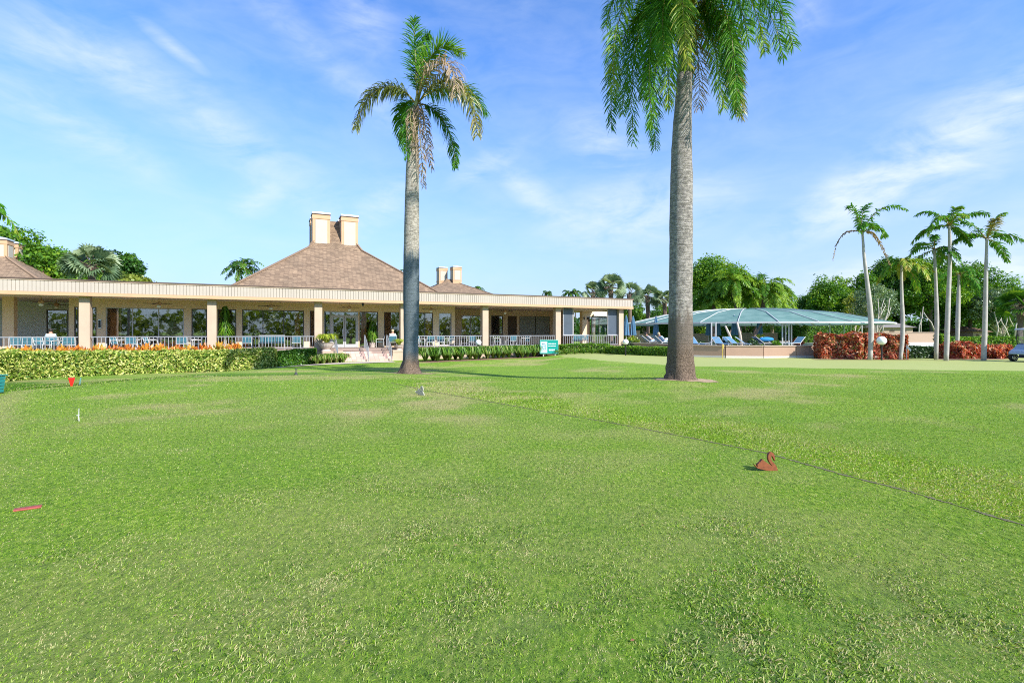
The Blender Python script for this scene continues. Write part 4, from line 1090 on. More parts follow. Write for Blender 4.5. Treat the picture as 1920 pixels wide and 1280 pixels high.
# ---- generic palms
def palm(label, trunk, Y, nf, fl, ll, name='palm_tree', group=None, mat='leaf_royal', tmat='bark_far', extra=(), n=40, el=(-.5, 1.25), wd=.075, basez=None, tint=(.2, .7), dead=0, droop=.6, seg=10, plume=.35, sag=(.5, 1.2)):
    """trunk: list of (px, py, width px) from base to crown"""
    b = W(trunk[0][0], trunk[0][1], Y)
    t = thing(name, label, 'palm tree', b, group=group)
    pts = [W(p[0], p[1], Y) for p in trunk]
    # smooth the trunk line
    P = []; Rr = []
    for k in range(len(pts) - 1):
        for j in range(4):
            u = j / 4; P.append(pts[k].lerp(pts[k + 1], u)); Rr.append((trunk[k][2] * (1 - u) + trunk[k + 1][2] * u) / 2.6 / F * Y)
    P.append(pts[-1]); Rr.append(trunk[-1][2] / 2 / F * Y)
    for _ in range(2):
        P = [P[0]] + [(P[i - 1] + P[i] * 2 + P[i + 1]) / 4 for i in range(1, len(P) - 1)] + [P[-1]]
    P[0].z = min(P[0].z, gz(P[0].x, P[0].y) - .1)
    mb = MB(); mb.tube(P, Rr, seg); mb.build('trunk', M[tmat], t, smooth=True)
    c = P[-1]
    for k in range(nf):
        az = 2.4 * k + random.uniform(-.3, .3); e = el[0] + (el[1] - el[0]) * ((k + .5) / nf) + random.uniform(-.15, .15)
        l = fl * random.uniform(.85, 1.12)
        isd = k < dead
        frond(t, *arc(c, az, e, l, random.uniform(*sag)), mat='leaf_dead' if isd else mat, ll=ll, n=n, wd=wd, droop=droop, plume=plume, tint=tint, rad=.035)
    for (c1, c2, tip, d, ex) in extra:
        kw = dict(ll=ll, n=n, wd=wd, droop=droop, plume=plume, tint=tint, rad=.035); kw.update(ex)
        o = (trunk[-1][0], trunk[-1][1]); pxf(t, Y, o, c1, c2, tip, d, **kw)
    return t
M['bark_rp'] = plain('slender_palm_bark', (0.40, 0.37, 0.33), 0.9, 0.22, 4, 0.3)
gp = 'slender palms by the right hedges'
palm('leftmost slender palm, two bare brown fronds hanging down its sides', [(1631, 674, 10.5), (1634, 620, 11.5), (1632, 580, 11), (1626, 530, 9), (1620, 480, 7), (1618, 450, 5.5), (1617, 436, 5)], 30.5, 0, 2.4, .5, group=gp, tmat='bark_rp', n=36,
     extra=[((1622, 405), (1650, 375), (1684, 398), (0, -.3, -.5, -.6), {}), ((1618, 410), (1622, 385), (1640, 378), (0, .2, .3, .4), {}), ((1612, 410), (1602, 375), (1592, 388), (0, .1, .1, .1), {}),
            ((1610, 425), (1602, 410), (1598, 440), (0, -.4, -.6, -.7), {}), ((1628, 420), (1660, 400), (1672, 425), (0, .6, 1.0, 1.2), {}), ((1632, 420), (1650, 430), (1640, 450), (0, -.3, -.6, -.7), {}),
            ((1600, 425), (1575, 430), (1568, 485), (0, .2, .3, .3), dict(mat='leaf_dead', ll=.2, tint=(.1, .4))), ((1635, 425), (1650, 440), (1673, 500), (0, .1, .1, .1), dict(mat='leaf_dead', ll=.25, tint=(.2, .7)))])
palm('slender palm with a drooping yellow green crown', [(1688, 673, 8), (1692, 640, 9.5), (1693, 600, 9), (1691, 560, 7), (1690, 520, 6), (1691, 495, 5)], 30.8, 8, 1.9, .48, group=gp, tmat='bark_rp', mat='leaf_royal', tint=(.5, .95), sag=(1.0, 1.7), el=(-.3, 1.3))
palm('slender palm close left of the tallest pair, thin dull crown', [(1755, 671, 8.5), (1757, 600, 9), (1755, 540, 7), (1753, 490, 6), (1752, 468, 5)], 30.8, 8, 1.9, .42, group=gp, tmat='bark_rp')
palm('slender palm with the highest wide crown of the right hand row', [(1774, 678, 10), (1776, 620, 10.5), (1778, 560, 9.5), (1781, 500, 8), (1781, 450, 7), (1780, 424, 5.5)], 29.8, 3, 1.9, .48, group=gp, tmat='bark_rp', n=38,
     extra=[((1770, 400), (1740, 400), (1724, 446), (0, -.3, -.5, -.6), {}), ((1775, 395), (1755, 385), (1737, 398), (0, .4, .6, .8), {}), ((1785, 400), (1796, 380), (1806, 390), (0, .1, .1, .1), {}),
            ((1795, 405), (1820, 395), (1838, 408), (0, -.3, -.5, -.6), {}), ((1795, 412), (1815, 412), (1830, 430), (0, .6, .9, 1.2), {}), ((1770, 415), (1745, 425), (1740, 450), (0, .6, .9, 1.2), {})])
palm('shorter slender palm set back behind the orange croton bed', [(1795, 652, 6.5), (1796, 600, 9.5), (1797, 560, 8), (1798, 528, 5), (1798, 515, 4.5)], 37, 8, 2.1, .45, group=gp, tmat='bark_rp', tint=(.1, .5))
palm('rightmost slender palm beside the golf cart, dark stained foot', [(1844, 679, 11), (1846, 630, 10.5), (1848, 560, 9), (1849, 500, 7.5), (1850, 465, 6), (1850, 448, 5)], 29.6, 2, 1.9, .48, group=gp, tmat='bark_rp', n=38,
     extra=[((1850, 420), (1860, 405), (1876, 402), (0, -.2, -.3, -.3), {}), ((1860, 430), (1890, 425), (1917, 452), (0, .3, .5, .6), {}), ((1862, 440), (1880, 440), (1890, 466), (0, -.5, -.9, -1.1), {}),
            ((1840, 430), (1815, 435), (1800, 458), (0, .3, .5, .6), {}), ((1845, 425), (1838, 415), (1833, 420), (0, -.6, -1.0, -1.1), dict(mat='leaf_yellow')), ((1850, 430), (1842, 400), (1835, 410), (0, .5, .9, 1.1), {})])
# date palms behind the pool canopy
gd = 'feathery palms behind the pool canopy'
D = dict(group=gd, mat='leaf_lush', n=46, wd=.10, ll=.8, droop=.35, sag=(.5, 1.0), tmat='bark_brown', tint=(.3, .9))
palm('curved feathery palm in the middle behind the pool canopy', [(1392, 645, 9), (1384, 600, 8), (1380, 570, 8), (1373, 545, 9), (1372, 530, 9)], 66, 40, 4.2, **D)
palm('large feathery palm behind the right half of the canopy', [(1405, 645, 10), (1425, 605, 9), (1431, 575, 10), (1434, 550, 10), (1436, 545, 9)], 66, 44, 4.6, **D)
palm('low feathery palm between the big trunk and the middle palm', [(1338, 640, 8), (1338, 600, 8), (1337, 575, 8), (1336, 562, 9)], 68, 34, 3.6, **D)
palm('feathery palm tucked behind the large right one', [(1448, 642, 8), (1447, 600, 8), (1446, 580, 9), (1447, 560, 9)], 72, 34, 4.0, **D)
# fan palms and others behind the clubhouse
def fan_palm(label, px, py, Y, r, group='fan palms behind the clubhouse', nf=30, trunkw=.22, mat='leaf_grey'):
    c = W(px, py, Y); b = Vector((c.x, c.y, -0.4)); t = thing('fan_palm', label, 'palm tree', b, group=group)
    mb = MB(); mb.tube([b, b.lerp(c, .5) + Vector((.1, 0, 0)), c], [trunkw * 1.1, trunkw, trunkw * 1.5], 8); mb.build('trunk', M['bark_brown'], t)
    for k in range(nf):
        d = Vector(unit(1)[0]); d.z = abs(d.z) * 1.25 - .3; d.normalize()
        st = c + d * r * .55 + Vector((0, 0, -.05 * r)); V = []; T = []; tt = rng.uniform(.2, 1)
        side = d.cross(Vector((0, 0, 1))).normalized(); side = Matrix.Rotation(random.uniform(-1.2, 1.2), 3, d) @ side
        ns = 15
        for j in range(ns):
            an = -1.5 + 3.0 * j / (ns - 1); dr = (d * math.cos(an) + side * math.sin(an)).normalized()
            tip = st + dr * r * .55 * random.uniform(.85, 1.1) - Vector((0, 0, r * .13)); mid = st + dr * r * .33; w = (side * math.cos(an) - d * math.sin(an)) * r * .035
            V += [st - w * .3, st + w * .3, mid + w, mid - w, mid - w, mid + w, tip + w * .1, tip - w * .1]; T += [np.clip(tt + rng.normal(0, .1), 0, 1)] * 8
        mb = MB(); mb.ct = .5; mb.tube([c, st], [.03, .02], 4)
        np_mesh('frond', np.array([tuple(v) for v in V]), 4, np.array(T), [M[mat], M['bark_brown']], t, mb)
    return t
fan_palm('silvery fan palm showing above the roof edge on the left', 172, 500, 46, 2.3, nf=46)
fan_palm('tallest fan palm above the right end of the clubhouse roof', 1145, 538, 62, 1.9, nf=40)
fan_palm('fan palm left of the tallest one above the roof end', 1112, 548, 66, 1.7)
fan_palm('fan palm just right of the roof corner', 1180, 552, 66, 1.9)
fan_palm('lower fan palm between the roof corner and the thick trunk', 1214, 556, 68, 2.0)
fan_palm('small fan palm hard against the left side of the thick trunk', 1246, 562, 66, 1.7)
fan_palm('dark fan palm at the far right edge', 1912, 575, 55, 2.4, nf=40, mat='leaf_tree')
SP = dict(n=22, wd=.12, ll=.6, tmat='bark_dark', seg=6)
palm('dark palm beside the left slope of the main roof', [(445, 640, 5), (443, 560, 6), (444, 522, 7), (455, 500, 6)], 62, 20, 2.9, group='palms behind the roofs', mat='leaf_tree', **SP)
palm('palm peeking over the right slope of the main roof', [(738, 640, 4), (738, 540, 4), (738, 512, 4)], 80, 12, 2.6, group='palms behind the roofs', mat='leaf_tree', **SP)
palm('small palm top right of the distant chimneys', [(893, 640, 4), (893, 560, 4), (893, 542, 4)], 110, 12, 2.2, group='palms behind the roofs', mat='leaf_tree', **SP)
palm('tiny palm top over the middle of the flat roof', [(1024, 640, 3), (1024, 560, 3), (1026, 549, 3)], 120, 9, 1.8, group='palms behind the roofs', mat='leaf_tree', **SP)
palm('left one of two tiny palm tops near the roof end', [(1066, 640, 3), (1066, 560, 3), (1066, 549, 3)], 110, 10, 2.0, group='palms behind the roofs', mat='leaf_tree', **SP)
palm('right one of two tiny palm tops near the roof end', [(1079, 640, 3), (1079, 560, 3), (1079, 548, 3)], 110, 10, 2.0, group='palms behind the roofs', mat='leaf_tree', **SP)
# fronds entering at the left edge belong to a palm standing outside the frame
palm('palm at the left edge, only the tips of its fronds in view', [(-75, 700, 14), (-72, 500, 12), (-70, 420, 9)], 20, 0, 2.0, ll=.4, group=None, extra=[((-40, 360), (-5, 370), (6, 398), (0, 0, 0, 0), {}), ((-30, 370), (5, 400), (14, 440), (0, .3, .4, .5), {})])

# ------------------------------------------------------------------ broadleaf trees
def tree(label, px, Y, top, rpx, n, mat='leaf_tree', leaf=.42, trunk='bark_dark', low=None, group='broadleaf trees', squash=.8, lobes=34, name='broadleaf_tree', tr=.28, branches=5, basez=-.4, seedtint=.5, fork=False):
    """px centre column, top row, rpx crown radius in pixels"""
    x = (px - 960) / F * Y; r = rpx / F * Y; zt = CAMZ + (HOR - top) / F * Y; zl = CAMZ + (HOR - low) / F * Y if low is not None else zt - 2 * r * squash
    b = Vector((x, Y, basez)); t = thing(name, label, 'tree', b, group=group)
    cz = (zt + zl) / 2; hz = (zt - zl) / 2
    C = []; RR = []
    for k in range(lobes):
        d = unit(1)[0]; q = rng.uniform(.35, 1.0) ** .5
        rr = rng.uniform(.18, .33)
        C.append(np.array([x, Y, cz]) + d * np.array([r, r * .8, hz]) * q * (1 - rr * .7)); RR.append(rr)
    C = np.array(C); RR = np.array(RR)
    mb = MB()
    fy = Vector((x, Y, max(basez + .5, zl + hz * .2 if not fork else basez + 1.2)))
    mb.tube([b - Vector((0, 0, .3)), b.lerp(fy, .5) + Vector((random.uniform(-.2, .2), 0, 0)), fy], [tr * 1.5, tr, tr * .85], 8)
    for k in range(branches * 2):
        e = Vector(C[k % lobes]); s = b.lerp(fy, random.uniform(.75, 1)); m = s.lerp(e, .5) + Vector((random.uniform(-.4, .4), random.uniform(-.4, .4), random.uniform(0, .5)))
        mb.tube([s, m, e], [tr * .55, tr * .35, tr * .12], 5)
    mb.build('trunk', M[trunk], t)
    n = int(n * 2.1); leaf = leaf * .74
    li = rng.integers(0, lobes, n); d = unit(n); q = rng.uniform(.55, 1.0, n) ** .5
    R3 = np.stack([RR * r, RR * r, RR * (hz * .5 + r * .4)], 1)[li]
    P = C[li] + d * R3 * q[:, None] * (1 + .18 * rng.normal(size=(n, 1)))
    lt = rng.uniform(-.28, .28, lobes)[li]
    tint = np.clip(seedtint + lt + .17 * rng.normal(size=n), 0, 1)
    v, T = leaves(P, leaf, tint, d + np.array([0, 0, .4]), .45, .62)
    np_mesh('crown', v, 4, T, [M[mat]], t)
    return t
gl = 'trees behind the left part of the clubhouse'
tree('big dense tree at the left edge above the roof', 5, 58, 430, 122, 15000, 'leaf_lush', .45, low=560, group=gl, lobes=60, seedtint=.42)
tree('rounded green tree in the middle of the left group', 105, 60, 470, 88, 11000, 'leaf_lush', .45, low=575, group=gl, lobes=50, seedtint=.5)
tree('darker tree with a knobbly top behind the left fan palm', 205, 66, 464, 62, 8000, 'leaf_tree', .42, low=580, group=gl, lobes=44, seedtint=.35)
tree('low olive green tree tapering off to the right of the left group', 245, 60, 510, 62, 6500, 'leaf_olive', .4, low=590, group=gl, lobes=34, seedtint=.6)
tree('flat topped small tree peeking above the flat roof, yellowish', 960, 120, 545, 24, 1500, 'leaf_olive', .5, low=600, group='trees beyond the roof', lobes=12)
gm = 'trees between clubhouse and pool'
tree('leafy tree below the fan palms right of the roof end', 1150, 70, 560, 45, 6000, 'leaf_lush', .36, low=640, group=gm, lobes=36)
tree('bushy dark tree left of the thick palm trunk', 1215, 74, 566, 50, 7000, 'leaf_tree', .36, low=645, group=gm, lobes=36, trunk='bark_pale')
tree('sunlit tree hidden partly by the thick palm trunk', 1262, 80, 560, 42, 5000, 'leaf_lush', .38, low=645, group=gm, lobes=30)
gc = 'trees behind the pool canopy'
tree('tallest rounded tree right of the thick palm trunk', 1340, 84, 474, 80, 14000, 'leaf_lush', .42, low=610, group=gc, lobes=60, seedtint=.55)
tree('darker low tree under the feathery palms', 1400, 88, 530, 70, 9000, 'leaf_tree', .4, low=640, group=gc, lobes=46)
tree('light green shrubby tree left behind the canopy', 1318, 76, 545, 45, 6000, 'leaf_lush', .36, low=640, group=gc, lobes=30, seedtint=.6)
tree('distant low tree in the gap right of the feathery palms', 1485, 130, 590, 60, 5000, 'leaf_lush', .5, low=645, group=gc, lobes=26)
tree('distant dark tree at the right rim of the canopy', 1500, 105, 568, 30, 3000, 'leaf_grey', .4, low=640, group=gc, lobes=20)
gr = 'trees behind the slender palms'
tree('tree filling the gap behind the third slender palm', 1782, 92, 492, 60, 9000, 'leaf_lush', .42, low=615, group=gr, lobes=46, seedtint=.4)
tree('tree filling the gap left of the very tall dark crown', 1655, 94, 505, 50, 8000, 'leaf_tree', .42, low=625, group=gr, lobes=40, seedtint=.5)
tree('mid height tree at the far left of the right hand group', 1525, 96, 535, 42, 6500, 'leaf_tree', .42, low=640, group=gr, lobes=34, seedtint=.45)
tree('tall green tree at the left end of the right hand group', 1555, 82, 512, 50, 9000, 'leaf_lush', .38, low=640, group=gr, lobes=46, seedtint=.45)
tree('green tree behind the first slender palm', 1610, 86, 508, 56, 9500, 'leaf_lush', .4, low=640, group=gr, lobes=46, seedtint=.55)
tree('thin pale branched tree with sparse leaves between two palms', 1640, 66, 530, 42, 3600, 'leaf_grey', .26, trunk='bark_pale', low=618, group=gr, lobes=34, tr=.13, branches=9, fork=True, seedtint=.5)
tree('pale twiggy tree above the canopy end', 1602, 70, 545, 30, 2200, 'leaf_olive', .26, trunk='bark_pale', low=615, group=gr, lobes=26, tr=.11, branches=9, fork=True, seedtint=.8)
tree('very tall dark crowned tree behind the second palm', 1690, 88, 476, 72, 13000, 'leaf_tree', .42, low=600, group=gr, lobes=60, seedtint=.5)
tree('dense tree with deep shade between the palm trunks', 1745, 84, 480, 70, 12000, 'leaf_lush', .4, low=605, group=gr, lobes=56, seedtint=.4)
tree('broad tree behind the rightmost palms', 1820, 86, 488, 72, 12500, 'leaf_lush', .4, low=605, group=gr, lobes=56, seedtint=.45)
tree('grey green tree right of the last slender palm', 1880, 80, 535, 60, 9000, 'leaf_grey', .36, low=618, group=gr, lobes=44, trunk='bark_pale', tr=.16, branches=9, fork=True, seedtint=.45)
tree('grey green tree leaving the frame on the right', 1945, 84, 540, 50, 6000, 'leaf_grey', .38, low=612, group=gr, lobes=34, trunk='bark_pale', fork=True, seedtint=.5)
# thin trunks standing under the right hand canopy
gt = 'pale leaning trunks under the right hand trees'
def bare(label, px, Y, pts, w=.09):
    b = G(px, Y); t = thing('bare_trunk', label, 'tree', b, group=gt)
    for k, br in enumerate(pts):
        P = [W(q[0], q[1], Y) for q in br]; P = [p + Vector((0, (k % 2) * .3, 0)) for p in P]
        mb = MB(); mb.tube(P, [w * (1 - .65 * i / (len(P) - 1)) * (1 if k == 0 else .7) for i in range(len(P))], 6); mb.build('trunk' if k == 0 else 'branch', M['bark_pale'], t, smooth=True)
bare('forked pale trunk right of the first slender palm', 1643, 60, [[(1642, 640), (1645, 610), (1648, 585), (1646, 560)], [(1645, 606), (1655, 590), (1664, 572)], [(1651, 598), (1652, 580), (1658, 560)]])
bare('leaning pale trunk left of the second slender palm', 1654, 61, [[(1652, 640), (1657, 606), (1665, 585), (1668, 560)], [(1660, 598), (1670, 590), (1674, 575)]])
bare('thin upright pale trunks beside the tan wall end', 1722, 62, [[(1722, 640), (1724, 610), (1729, 595), (1731, 575)], [(1730, 640), (1731, 605), (1730, 585)]])
bare('pale trunk leaning right near the third slender palm', 1740, 62, [[(1752, 620), (1746, 604), (1738, 595), (1732, 585)]])
bare('twisting pale trunk right of the last slender palm', 1870, 60, [[(1868, 632), (1872, 615), (1868, 600), (1864, 585)], [(1871, 612), (1880, 600), (1884, 585)]])
bare('leaning pale trunk near the golf cart roof', 1892, 60, [[(1892, 632), (1886, 617), (1878, 603), (1876, 588)], [(1888, 618), (1893, 600), (1890, 585)]])
bare('dark forked trunk behind the rightmost palm', 1905, 62, [[(1903, 632), (1905, 610), (1912, 595)], [(1905, 612), (1898, 598), (1897, 586)]])

# a wood closing the view behind everything, and one behind the viewer that the windows mirror
def wood(name, x0, x1, y, h, n, leaf, label, mat='leaf_tree', core=.45, depth=6):
    x = rng.uniform(x0, x1, n); prof = h * (.62 + .5 * vnoise(x, x * 0 + y, 7, 31) * (.6 + .4 * vnoise(x, x * 0, 2.2, 33)))
    zz = -.5 + prof * rng.uniform(0, 1, n) ** .8; yy = y + rng.uniform(-depth, depth, n)
    P = np.stack([x, yy, zz], 1); tint = np.clip(.4 + .35 * (vnoise(x, zz * 2, 2.5, 35) - .5) * 2 * .6 + .15 * rng.normal(size=n), 0, 1)
    v, T = leaves(P, leaf, tint, None, 0, .65)
    mb = MB(); mb.ct = .1; mb.box(x0, x1, y + depth, y + depth + .5, -.6, h * core)
    o = np_mesh(name, v, 4, T, [M[mat], M['core_dark']], None, mb); o['kind'] = 'stuff'; o['label'] = label
wood('distant_wood', -90, 190, 150, 7.0, 26000, .8, 'far off dark wood closing the horizon')
wood('understory', 8, 95, 92, 4.6, 16000, .42, 'dark undergrowth below the trees behind the pool', depth=4)
wood('rear_wood', -110, 150, -45, 8, 11000, 1.1, 'wood on the far side of the lawn mirrored in the windows', 'leaf_olive', core=.06)

# ------------------------------------------------------------------ hedges
def hedge(name, label, cat, pts, width, h, n, leaf, mat, group=None, nb=.5, aspect=.5, seedtint=.5, tv=.25, rough=.07, spike=0.0):
    """clipped hedge along ground points; leaves over top and faces, solid dark core inside as painted shade"""
    cx = sum(p[0] for p in pts) / len(pts); cy = sum(p[1] for p in pts) / len(pts)
    seg = [(Vector(pts[i]), Vector(pts[i + 1])) for i in range(len(pts) - 1)]
    ln = np.array([(b - a).length for a, b in seg]); pr = ln / ln.sum()
    si = rng.choice(len(seg), n, p=pr); u = rng.random(n)
    A = np.array([tuple(a) for a, b in seg]); Bq = np.array([tuple(b) for a, b in seg]); D = (Bq - A) / ln[:, None]; Nn = np.stack([-D[:, 1], D[:, 0]], 1)
    base = A[si] * (1 - u[:, None]) + Bq[si] * u[:, None]
    # smooth the corner
    peri = width * .8 + 2 * h; s = rng.random(n) * peri
    off = np.where(s < h, -width / 2, np.where(s < h + width * .8, (s - h) / (width * .8) * width - width / 2, width / 2))
    zz = np.where(s < h, s, np.where(s < h + width * .8, h, s - h - width * .8))
    inset = rng.random(n) ** 1.5 * .22
    rr = rough * (vnoise(base[:, 0] * 1.0, base[:, 1] + zz, .5, 41) - .5) * 2
    nx = np.where(np.abs(off) > width / 2 - 1e-6, np.sign(off), 0); nz = np.where(nx == 0, 1.0, .15)
    o2 = off + nx * (rr - inset); z2 = zz + (nx == 0) * (rr - inset) + spike * (nx == 0) * rng.random(n) ** 2
    x = base[:, 0] + Nn[si, 0] * o2; y = base[:, 1] + Nn[si, 1] * o2
    P = np.stack([x, y, ground(x, y) + np.clip(z2, .02, 9)], 1)
    nrm = np.stack([Nn[si, 0] * nx, Nn[si, 1] * nx, nz], 1)
    tint = np.clip(seedtint + tv * rng.normal(size=n), 0, 1)
    ne = max(40, int(n * width / ln.sum() * .8)); 
    for (e, q, sg) in ((0, A[0], -1), (len(seg) - 1, Bq[-1], 1)):
        o3 = rng.uniform(-.5, .5, ne) * width; z3 = rng.uniform(0, h, ne); ex_ = q[0] + Nn[e, 0] * o3 + D[e, 0] * sg * (.03 + .1 * rng.random(ne)); ey_ = q[1] + Nn[e, 1] * o3 + D[e, 1] * sg * (.03 + .1 * rng.random(ne))
        P = np.concatenate([P, np.stack([ex_, ey_, ground(ex_, ey_) + z3], 1)]); nrm = np.concatenate([nrm, np.tile(np.array([[D[e, 0] * sg, D[e, 1] * sg, .1]]), (ne, 1))]); tint = np.concatenate([tint, np.clip(seedtint + tv * rng.normal(size=ne), 0, 1)])
    v, T = leaves(P, leaf, tint, nrm, nb, aspect)
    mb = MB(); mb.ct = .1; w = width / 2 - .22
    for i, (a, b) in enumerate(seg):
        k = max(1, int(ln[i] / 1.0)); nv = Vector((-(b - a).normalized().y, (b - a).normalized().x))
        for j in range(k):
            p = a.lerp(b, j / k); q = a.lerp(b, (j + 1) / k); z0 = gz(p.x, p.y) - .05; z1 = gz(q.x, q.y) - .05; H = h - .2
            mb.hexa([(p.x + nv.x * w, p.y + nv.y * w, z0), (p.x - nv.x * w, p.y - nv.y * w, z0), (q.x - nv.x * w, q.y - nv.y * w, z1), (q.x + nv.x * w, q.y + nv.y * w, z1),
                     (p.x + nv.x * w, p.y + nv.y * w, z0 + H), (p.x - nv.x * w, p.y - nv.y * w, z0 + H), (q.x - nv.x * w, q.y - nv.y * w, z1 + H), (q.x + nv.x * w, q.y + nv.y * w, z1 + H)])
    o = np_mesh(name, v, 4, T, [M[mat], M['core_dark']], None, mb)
    tagp(o, label, cat, group)
    return o
def gp2(px, Y): p = G(px, Y); return (p.x, p.y)
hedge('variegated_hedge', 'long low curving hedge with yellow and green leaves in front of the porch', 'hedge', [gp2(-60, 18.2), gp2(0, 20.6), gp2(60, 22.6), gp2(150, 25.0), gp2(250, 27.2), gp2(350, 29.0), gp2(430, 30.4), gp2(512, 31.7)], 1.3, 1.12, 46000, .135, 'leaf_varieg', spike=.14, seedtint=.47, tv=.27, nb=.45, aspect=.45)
hedge('green_hedge', 'short dark green hedge right after the variegated one', 'hedge', [gp2(514.5, 31.8), gp2(588, 32.7)], 1.1, 1.0, 7000, .13, 'leaf_hedge', seedtint=.3, tv=.2)
hedge('boxwood_hedge', 'clipped sunny green hedge in front of the brown pool wall', 'hedge', [gp2(1143, 39.2), gp2(1200, 37.2), gp2(1256, 35.6)], 1.0, .62, 9000, .1, 'leaf_hedge', seedtint=.6, tv=.28)
hedge('boxwood_hedge', 'low green hedge below the porch corner right of the green sign', 'hedge', [gp2(1052, 42.0), gp2(1095, 41.6), gp2(1139, 41.0)], 1.0, .75, 6000, .1, 'leaf_hedge', seedtint=.55, tv=.28)
hedge('croton_hedge', 'big clipped red croton hedge behind the right globe lamp', 'hedge', [gp2(1537, 32.4), gp2(1610, 31.9), gp2(1683, 32.0)], 1.3, 1.42, 13000, .22, 'leaf_croton', spike=.16, seedtint=.62, tv=.27, rough=.16, aspect=.35)
hedge('dark_hedge', 'low dark green hedge below the tan wall behind the putting flag', 'hedge', [gp2(1694, 32.8), gp2(1752, 33.0)], .9, .75, 4500, .1, 'leaf_dark', seedtint=.5)
hedge('croton_bed', 'low orange red croton planting between the rightmost palms', 'hedge', [gp2(1780, 32.0), gp2(1830, 32.4), gp2(1878, 32.6)], 1.1, .82, 4600, .24, 'leaf_croton', seedtint=.55, tv=.24, rough=.3, aspect=.35)
hedge('ficus_hedge', 'tall clipped green hedge at the right back of the pool terrace', 'hedge', [gp2(1488, 60), gp2(1592, 62)], 1.2, 2.5, 12000, .16, 'leaf_hedge', seedtint=.4)
hedge('ficus_hedge', 'tall green hedge seen left of the thick trunk under the canopy', 'hedge', [gp2(1236, 62), gp2(1262, 63)], 1.2, 2.6, 5000, .16, 'leaf_hedge', seedtint=.4)
hedge('boundary_hedge', 'long hedge at the far end of the right hand lawn', 'hedge', [gp2(1758, 50), gp2(1830, 50.5), gp2(1990, 52)], 1.4, 1.2, 14000, .16, 'leaf_hedge', seedtint=.55)
# climbing leaves beside palm trunk at the wall end
hedge('climbing_shrub', 'narrow upright leafy shrub at the right end of the tan wall', 'shrub', [gp2(1761, 33.5), gp2(1771, 33.6)], .5, 1.5, 2200, .13, 'leaf_hedge', seedtint=.6)
# orange crotons behind the variegated hedge
og = 'orange crotons behind the variegated hedge'
cl_ = [(22, 22.6, .5), (52, 23.6, .7), (85, 24.4, .45), (118, 25.0, .7), (150, 25.8, .75), (182, 26.4, .8), (212, 27.2, .75), (240, 28.2, .85), (272, 28.8, .95), (300, 29.2, .9), (330, 29.7, .75), (356, 30.2, .8), (384, 30.5, .95), (412, 30.9, 1.1), (440, 31.3, 1.1), (-5, 21.6, .5)]
names = ['lowest orange croton near the left frame edge', 'orange red croton below the inner left pillar', 'small orange croton under the white framed chair', 'yellow orange croton left of the first lit pillar', 'orange croton in front of the first lit pillar', 'red tipped croton right of the first pillar', 'orange croton below the orange door panel', 'croton under the pale teal chair', 'raised orange croton under the middle pane', 'orange croton left of the bare railing gap', 'darker low croton below the blinds', 'orange croton below the narrow window', 'tall orange croton at the second lit pillar', 'tallest orange croton below the tropical pot plant', 'last big orange croton before the bench', 'orange croton cut by the left frame edge']
for (px, Y, s), lb in zip(cl_, names):
    c = G(px, Y + .35); n = 1100; d = unit(n); d[:, 2] = np.abs(d[:, 2]); H = .98 + .50 * s; Rr = .72
    P = np.array(c) + d * np.array([Rr, Rr * .8, H]) * (rng.random((n, 1)) ** .4); up = d * .5 + np.array([0, 0, .9])
    # upright pointed leaves
    a = up + .5 * unit(n); a /= np.linalg.norm(a, axis=1, keepdims=True); w = np.cross(a, unit(n)); w /= np.linalg.norm(w, axis=1, keepdims=True); l = rng.uniform(.16, .32, n)[:, None]
    v = np.stack([P, P + a * l * .5 + w * .05, P + a * l, P + a * l * .5 - w * .05], 1).reshape(-1, 3)
    tt = np.clip(rng.uniform(.3, .85) + .2 * rng.normal(size=n), 0, 1); 
    t = thing('croton', lb, 'shrub', c, group=og)
    np_mesh('foliage', v, 4, np.repeat(tt, 4), [M['leaf_orange']], t)
    mb = MB(); [mb.tube([c, Vector(P[i])], [.02, .008], 4) for i in range(8)]; mb.build('stem', M['bark_brown'], t)

# strap leaved border plants
def clump(px, Y, h, r, n, label, mat='leaf_strap', name='border_lily', cat='plant', group='strap leaved border plants', tint=.5, pos=None, part='foliage'):
    c = pos if pos is not None else G(px, Y); V = []; T = []
    for k in range(n):
        az = random.uniform(0, 6.283); d = Vector((math.cos(az), math.sin(az), 0)); rr = r * random.uniform(.5, 1.15); hh = h * random.uniform(.65, 1.1)
        a = c + d * .05; b = c + d * rr * .45 + Vector((0, 0, hh * .8)); e = c + d * rr * .85 + Vector((0, 0, hh * .95)); f = c + d * rr * 1.15 + Vector((0, 0, hh * .55)); w = Vector((-d.y, d.x, 0)) * .014 * (1 + h)
        V += [a - w, a + w, b + w, b - w, b - w, b + w, e + w * .8, e - w * .8, e - w * .8, e + w * .8, f + w * .1, f - w * .1]; T += [min(1, max(0, tint + random.gauss(0, .22)))] * 12
    return np.array([tuple(v) for v in V]), np.array(T), c
bl = 'arching strap leaved plant in the border before the porch'
def clump_thing(px, Y, h, r, n, label, **kw):
    g = kw.pop('group', 'strap leaved border plants'); nm = kw.pop('name', 'border_lily'); mt = kw.pop('mat', 'leaf_strap')
    v, T, c = clump(px, Y, h, r, n, label, **kw)
    mb = MB(); mb.ct = .1; mb.sphere(c + Vector((0, 0, h * .2)), .28 * r, 8, 5, (1, 1, .9))
    o = np_mesh(nm, v - np.array(c), 4, T, [M[mt], M['core_dark']], None, None); o.location = c
    tagp(o, label, 'plant', g); return o
for i in range(22):
    px = 800 + i * 11.2 + random.uniform(-3, 3); Y = 34.3 + i * .33 + random.uniform(-.2, .5) + (i % 2) * .5
    clump_thing(px, Y, .95, .7, 260, 'arching green strap leaved plant in the border row right of the grey palm', tint=.5)
